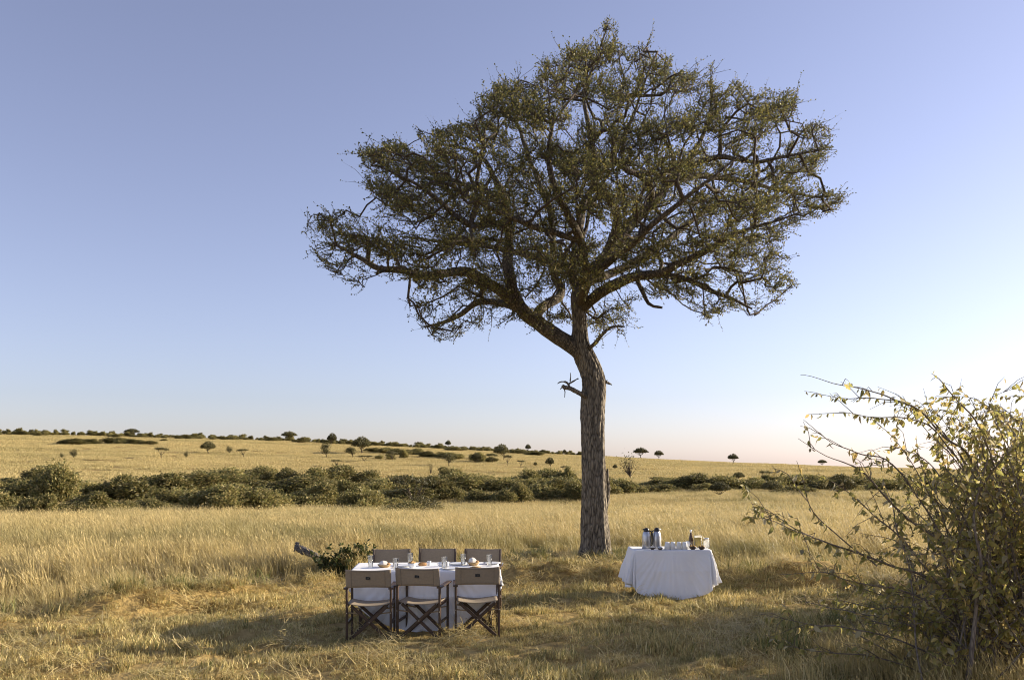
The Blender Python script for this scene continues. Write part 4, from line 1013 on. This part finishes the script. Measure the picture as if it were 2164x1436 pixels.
# ------------------------------------------------------------------ tableware
def onD(px, py): Y = F * (EYE - (DZ + DTOP)) / (py - YH); return ((px - CX) / F * Y, Y, DZ + DTOP + .0025)
def onS(px, py): Y = F * (EYE - (SZ + STOP)) / (py - YH); return ((px - CX) / F * Y, Y, SZ + STOP + .0025)
gG = 'water glasses on the dining table'
def glass(loc, label, fill=.5, h=.155, r0=.030, r1=.037):
    t = thing('drinking_glass', label, 'glass', loc, 0, gG)
    MB().lathe([(.0001, 0), (r0 - .002, 0), (r0, .003), (r1, h), (r1 - .003, h), (r0 - .002, .012), (.0001, .012)], 20).build('glass_body', M_GLASS, t, True)
    rw = r0 + (r1 - r0) * fill * .9
    MB().lathe([(.0001, .013), (r0 - .0035, .013), (rw - .0045, h * fill), (.0001, h * fill)], 20).build('water', M_WATER, t, True)
    return t
glass(onD(783, 1198), 'tall water glass beside the bread basket, towards the tall grass end of table')
glass(onD(836, 1204), 'tall water glass between the bread basket and the white bowl')
gl3 = glass(onD(867, 1192), 'tall water glass with a stirring spoon behind the white bowl')
MB().tube([(0.012, .01, .02), (-.008, -.005, .2)], [.003, .004], 6).build('spoon', M_STRUT, gl3, True)
glass(onD(939, 1201), 'tall water glass standing in front of the white mug')
glass(onD(979, 1194), 'tall water glass behind the wooden bread bowl')
glass(onD(1034, 1196), 'tall water glass on the plate side at the table end towards the tree')
def bread_basket(loc, label, r, h, name='bread_basket', mat=M_BASKET, cat='basket'):
    t = thing(name, label, cat, loc, .4)
    MB().lathe([(.0001, .001), (r * .62, 0), (r * .85, h * .5), (r, h), (r * .96, h * 1.02), (r * .80, h * .5), (r * .56, .012), (.0001, .012)], 24).build('bowl', mat, t, True)
    nv = MB().lathe([(r * .80, h * .6), (r * .78, h * 1.3), (r * .55, h * 1.95), (r * .22, h * 2.25), (.0001, h * 2.3)], 18, (-r * .12, 0, 0), .85, .8); o = nv.build('napkin', M_NAPKIN, t, True)
    for v in o.data.vertices: v.co += Vector((math.sin(v.co.z * 120 + v.co.y * 60), math.cos(v.co.x * 90), 0)) * .006
    for q in range(4):
        a = -.6 + q * .7; c = (math.cos(a) * r * .55, math.sin(a) * r * .55, h * .9)
        MB().lathe([(.0001, -.02), (.02, -.015), (.03, 0), (.022, .018), (.0001, .024)], 12, c, 1.3, .9).build('bread_roll', M_BREAD, t, True)
    return t
bread_basket(onD(812, 1198), 'woven basket of bread under a pale napkin', .090, .038)
bread_basket(onD(1000, 1194), 'round wooden bowl with a napkin wrapped loaf', .085, .046, 'bread_bowl', M_BASKET, 'bowl')
t = thing('food_bowl', 'white china bowl heaped with golden pastries', 'bowl', onD(871, 1199))
MB().lathe([(.0001, 0), (.034, 0), (.036, .008), (.055, .035), (.060, .062), (.057, .062), (.05, .035), (.03, .012), (.0001, .012)], 22).build('bowl', M_CHINA, t, True)
for q in range(7):
    a = q * .9; c = (math.cos(a) * .033 * (q > 0), math.sin(a) * .033 * (q > 0), .062 + .012 * (q == 0) + .004 * math.sin(q * 3))
    MB().lathe([(.0001, -.018), (.016, -.012), (.022, 0), (.014, .013), (.0001, .016)], 10, c, 1.1, .9).build('pastry', M_FOOD, t, True)
t = thing('bread_loaf', 'brown bread loaf lying on the cloth beside a white cup', 'bread', onD(893, 1195), .5)
lo = MB().lathe([(.0001, .002), (.028, .002), (.034, .02), (.028, .040), (.0001, .047)], 18, (0, 0, 0), 1.9, 1.0).build('loaf', M_BREAD, t, True)
for q in range(4): MB().bar((-.036 + q * .022, -.018, .046), (-.028 + q * .022, .018, .046), .004, .004).build('crust_cut', M_FOOD, lo)
def cup(name, label, loc, r=.036, h=.072, handle=True, up=True, rz=0, group=None):
    t = thing(name, label, 'cup', loc, rz, group)
    prof = [(.0001, 0), (r * .72, 0), (r * .80, .006), (r * .95, h * .5), (r, h), (r * .95, h), (r * .88, h * .5), (r * .66, .010), (.0001, .010)]
    if not up: prof = [(p_, h - z_) for p_, z_ in prof][::-1]
    MB().lathe(prof, 20).build('cup_body', M_CHINA, t, True)
    if handle:
        pts = [(r * .88 + .026 * math.sin(a), 0, h * .5 + h * .30 * math.cos(a)) for a in np.linspace(.15, math.pi - .15, 9)]
        MB().tube(pts, [.0042] * 9, 6).build('handle', M_CHINA, t, True)
    return t
cup('sugar_cup', 'small white cup beside the brown loaf', onD(907, 1194), .027, .058, False)
cup('mug', 'white mug behind a water glass in the middle of the dining table', onD(944, 1196), .034, .062, True, True, .6)
cup('mug', 'white mug beside a second one, towards the brown loaf', onD(931, 1196), .030, .055, True, True, 2.6)
def plate(loc, label, r=.125):
    t = thing('plate', label, 'plate', loc, 0, 'white plates on the dining table')
    pl = MB().lathe([(.0001, .004), (r * .55, .004), (r * .62, .001), (r * .68, .006), (r, .015), (r * .99, .018), (r * .66, .010), (r * .60, .008), (.0001, .008)], 28).build('dish', M_CHINA, t, True)
    fk = MB().bar((r + .02, -.09, .004), (r + .02, .03, .004), .006, .002); fk.bar((r + .02, .03, .0045), (r + .02, .09, .0045), .018, .0022); fk.build('fork', M_STEELGREY, t)
    return t
plate(onD(853, 1196), 'white plate between the white bowl and a water glass')
plate(onD(966, 1192), 'white plate between two glasses by the middle far chair')
plate(onD(1040, 1191), 'white plate at the table end towards the big tree')
plate(onD(951, 1202), 'white plate on the near table edge between two chair backs')
t = thing('serving_board', 'flat golden board of flatbread in front of the bread bowl', 'board', onD(1005, 1200), .2)
MB().lathe([(.0001, .002), (.075, .002), (.078, .008), (.075, .013), (.0001, .013)], 24, (0, 0, 0), 1, .75).build('board', M_STRUT, t, True)
MB().lathe([(.0001, .014), (.055, .014), (.05, .022), (.0001, .025)], 18, (0, 0, 0), 1, .7).build('flatbread', M_FOOD, t, True)

def flask(loc, label, rz):
    t = thing('vacuum_flask', label, 'flask', loc, rz, 'steel flasks on the buffet table')
    MB().lathe([(.0001, 0), (.066, 0), (.070, .006), (.070, .17), (.0685, .178), (.069, .186), (.060, .235), (.046, .272), (.043, .276), (.0001, .276)], 28).build('body', M_STEEL, t, True)
    lid = MB().lathe([(.042, .2765), (.044, .28), (.042, .305), (.034, .322), (.018, .332), (.0001, .334)], 24).build('lid', M_BLACK, t, True)
    MB().bar((-.03, 0, .300), (-.058, 0, .312), .026, .018).build('spout', M_BLACK, lid)
    pts = [(.040, 0, .285), (.066, 0, .283), (.088, 0, .262), (.098, 0, .22), (.100, 0, .15), (.096, 0, .08), (.084, 0, .055), (.068, 0, .05)]
    MB().tube(pts, [.010, .011, .011, .010, .010, .010, .009, .008], 8).build('handle', M_BLACK, t, True)
    return t
flask(onS(1366, 1159), 'steel vacuum flask with black lid, at the end of the buffet nearer the trunk', -.2)
flask(onS(1388, 1158.5), 'steel vacuum flask with black lid, next to the upturned cups', 2.5)
gC = 'white cups upturned in a row on the buffet table'
for q, x in enumerate((1410, 1422, 1435, 1447)):
    cup('coffee_cup', 'white cup upturned in the row on the buffet table', onS(x, 1160.5), .044, .118, True, False, .5 + .3 * q, gC)
cup('coffee_cup', 'white cup upturned behind the row end beside the bottle', onS(1453, 1158.5), .042, .115, True, False, .2)
def small_bowl(loc, label, r, h, fill):
    t = thing('small_bowl', label, 'bowl', loc, 0)
    MB().lathe([(.0001, 0), (r * .4, 0), (r * .75, h * .45), (r, h), (r * .95, h), (r * .66, h * .5), (r * .3, .008), (.0001, .008)], 22).build('bowl', M_DKBOWL, t, True)
    for q in range(6):
        a = q * 1.05; c = (math.cos(a) * r * .45, math.sin(a) * r * .45, h * .92 + .008 * (q % 2))
        MB().lathe([(.0001, -.016), (.014, -.008), (.017, .002), (.009, .014), (.0001, .017)], 8, c, 1.1, .8).build('piece', fill, t, True)
    return t
small_bowl(onS(1379, 1161), 'small dark bowl of sugar between the two flasks', .046, .035, M_NAPKIN)
small_bowl(onS(1395, 1161.2), 'small dark bowl with steel spoons beside the upturned cups', .046, .03, M_STEELGREY)
small_bowl(onS(1464, 1160.8), 'dark wooden bowl of fruit pieces below the brown bottle', .066, .05, M_FRUIT)
small_bowl(onS(1483, 1160.8), 'dark wooden bowl of fruit pieces in front of the clear jar', .064, .048, M_FRUIT)
t = thing('bottle', 'brown glass bottle with pale foil neck beside the juice jug', 'bottle', onS(1460, 1157.5))
MB().lathe([(.0001, 0), (.034, 0), (.037, .006), (.037, .125), (.030, .165), (.018, .215), (.015, .262), (.0001, .262)], 22).build('glass_body', M_BOTTLE, t, True)
MB().lathe([(.0158, .235), (.0165, .262), (.0175, .285), (.012, .292), (.0001, .294)], 18).build('foil_cap', M_FOIL, t, True)
MB().lathe([(.0376, .045), (.0378, .046), (.0378, .11), (.0376, .111)], 22).build('paper_label', M_STRUT, t, True)
t = thing('juice_jug', 'glass jug of yellow juice with looped handle', 'jug', onS(1475, 1157.3))
MB().lathe([(.0001, 0), (.056, 0), (.060, .006), (.064, .10), (.060, .185), (.062, .20), (.059, .20), (.057, .185), (.060, .10), (.056, .012), (.0001, .012)], 24).build('glass_body', M_GLASS, t, True)
MB().lathe([(.0001, .0125), (.0545, .0125), (.0585, .10), (.0555, .172), (.0001, .172)], 24).build('juice', M_JUICE, t, True)
MB().tube([(.058, 0, .185), (.085, 0, .18), (.10, 0, .15), (.098, 0, .10), (.085, 0, .06), (.062, 0, .05)], [.006] * 6, 8).build('handle', M_GLASS, t, True)
t = thing('glass_jar', 'clear glass jar at the sunlit end of the buffet table', 'jar', onS(1493, 1156.8))
MB().lathe([(.0001, 0), (.050, 0), (.052, .006), (.046, .12), (.040, .14), (.037, .14), (.043, .12), (.048, .012), (.0001, .012)], 24).build('glass_body', M_GLASS, t, True)
MB().lathe([(.0001, .143), (.040, .141), (.042, .150), (.030, .158), (.0001, .160)], 20).build('lid', M_FOIL, t, True)

# ------------------------------------------------------------------ dead log and weeds
LGY = 15.9
lg = thing('dead_log', 'grey dead log slanting up out of the tall grass', 'log', (P(690, 1205, LGY).x, LGY, 0))
V_, R_ = px_path([(735, 1232, 6), (700, 1203, 6.5), (668, 1175, 7), (648, 1164, 7.5), (634, 1158, 8), (627, 1155, 6)], LGY)
pts, rad = catmull(V_, R_, .03); V, Q = tube(pts, rad, 18)
V = V.reshape(len(pts), 18, 3); a = np.arange(18) / 18 * 6.283
V = pts[:, None] + (V - pts[:, None]) * (1 + .16 * np.sin(3 * a + 1)[None, :] + .08 * np.sin(7 * a)[None, :] + .06 * np.random.default_rng(4).normal(size=(len(pts), 18)))[..., None]
V[-1] += np.random.default_rng(5).normal(size=(18, 3)) * .03
k = len(pts) * 18
me = mesh_np('wood', V.reshape(-1, 3) - np.array(lg.location), [Q, np.arange(k - 18, k)[None]], M_LOG, None, True); link('wood', me, lg)
for pp in ([(632, 1148, 3), (626, 1146, 2), (623, 1147, .6)], [(630, 1162, 3), (624, 1161, 1.6), (622, 1160, .5)], [(650, 1166, 3), (640, 1170, 2.5), (634, 1168, 1)]):
    V_, R_ = px_path(pp, LGY); p2, r2 = catmull(V_, R_, .03); V, Q = tube(p2, r2, 6)
    link('splinter', mesh_np('splinter', V - np.array(lg.location), [Q], M_LOG, None, True), lg)
def weed(px, py, Y, hpx, spread, k, seed, label):
    r = np.random.default_rng(seed); X = (px - CX) / F * Y; z0 = ground(X, Y)
    t = thing('leafy_weed', label, 'weed', (X, Y, z0), 0, 'green weeds by the log'); hh = hpx / F * Y
    st, lv = Bulk(), Bulk()
    for q in range(k):
        d = np.array([r.normal() * spread, r.normal() * spread * .6, 1.0]); tip = d * hh * r.uniform(.6, 1)
        pts, rad = catmull([(0, 0, -.02), tip * .5 + r.normal(size=3) * .02, tip], [.006, .004, .002], .08); V, Q = tube(pts, rad, 4); st.add(V, Q)
        for f in np.linspace(.2, 1, 16):
            Pt = np.repeat(pts[min(len(pts) - 1, int(f * (len(pts) - 1)))][None], 3, 0); dd = unit(rand_dirs(3, r) + np.array([0, 0, .2])); L_ = r.uniform(.05, .10, 3)
            V, Q = leaf_quads(Pt, dd, L_, L_ * .55, r); c = np.array([(.055, .075, .022), (.075, .095, .03), (.10, .11, .035)]) * r.uniform(.8, 1.2, (3, 1)); lv.add(V, Q, np.repeat(c, 4, 0))
    link('stems', st.mesh('stems', M_TWIG), t); link('leaves', lv.mesh('leaves', M_WEED), t)
weed(740, 1213, 15.5, 66, .34, 13, 1, 'dark green leafy weed between the log and the dining table')
weed(693, 1213, 15.35, 50, .45, 10, 2, 'low dark green weed growing over the dead log')
weed(765, 1212, 15.8, 58, .3, 8, 3, 'slim green weed standing behind the dining table end')
weed(716, 1213, 15.3, 46, .45, 10, 4, 'spreading green weed at the foot of the dead log')
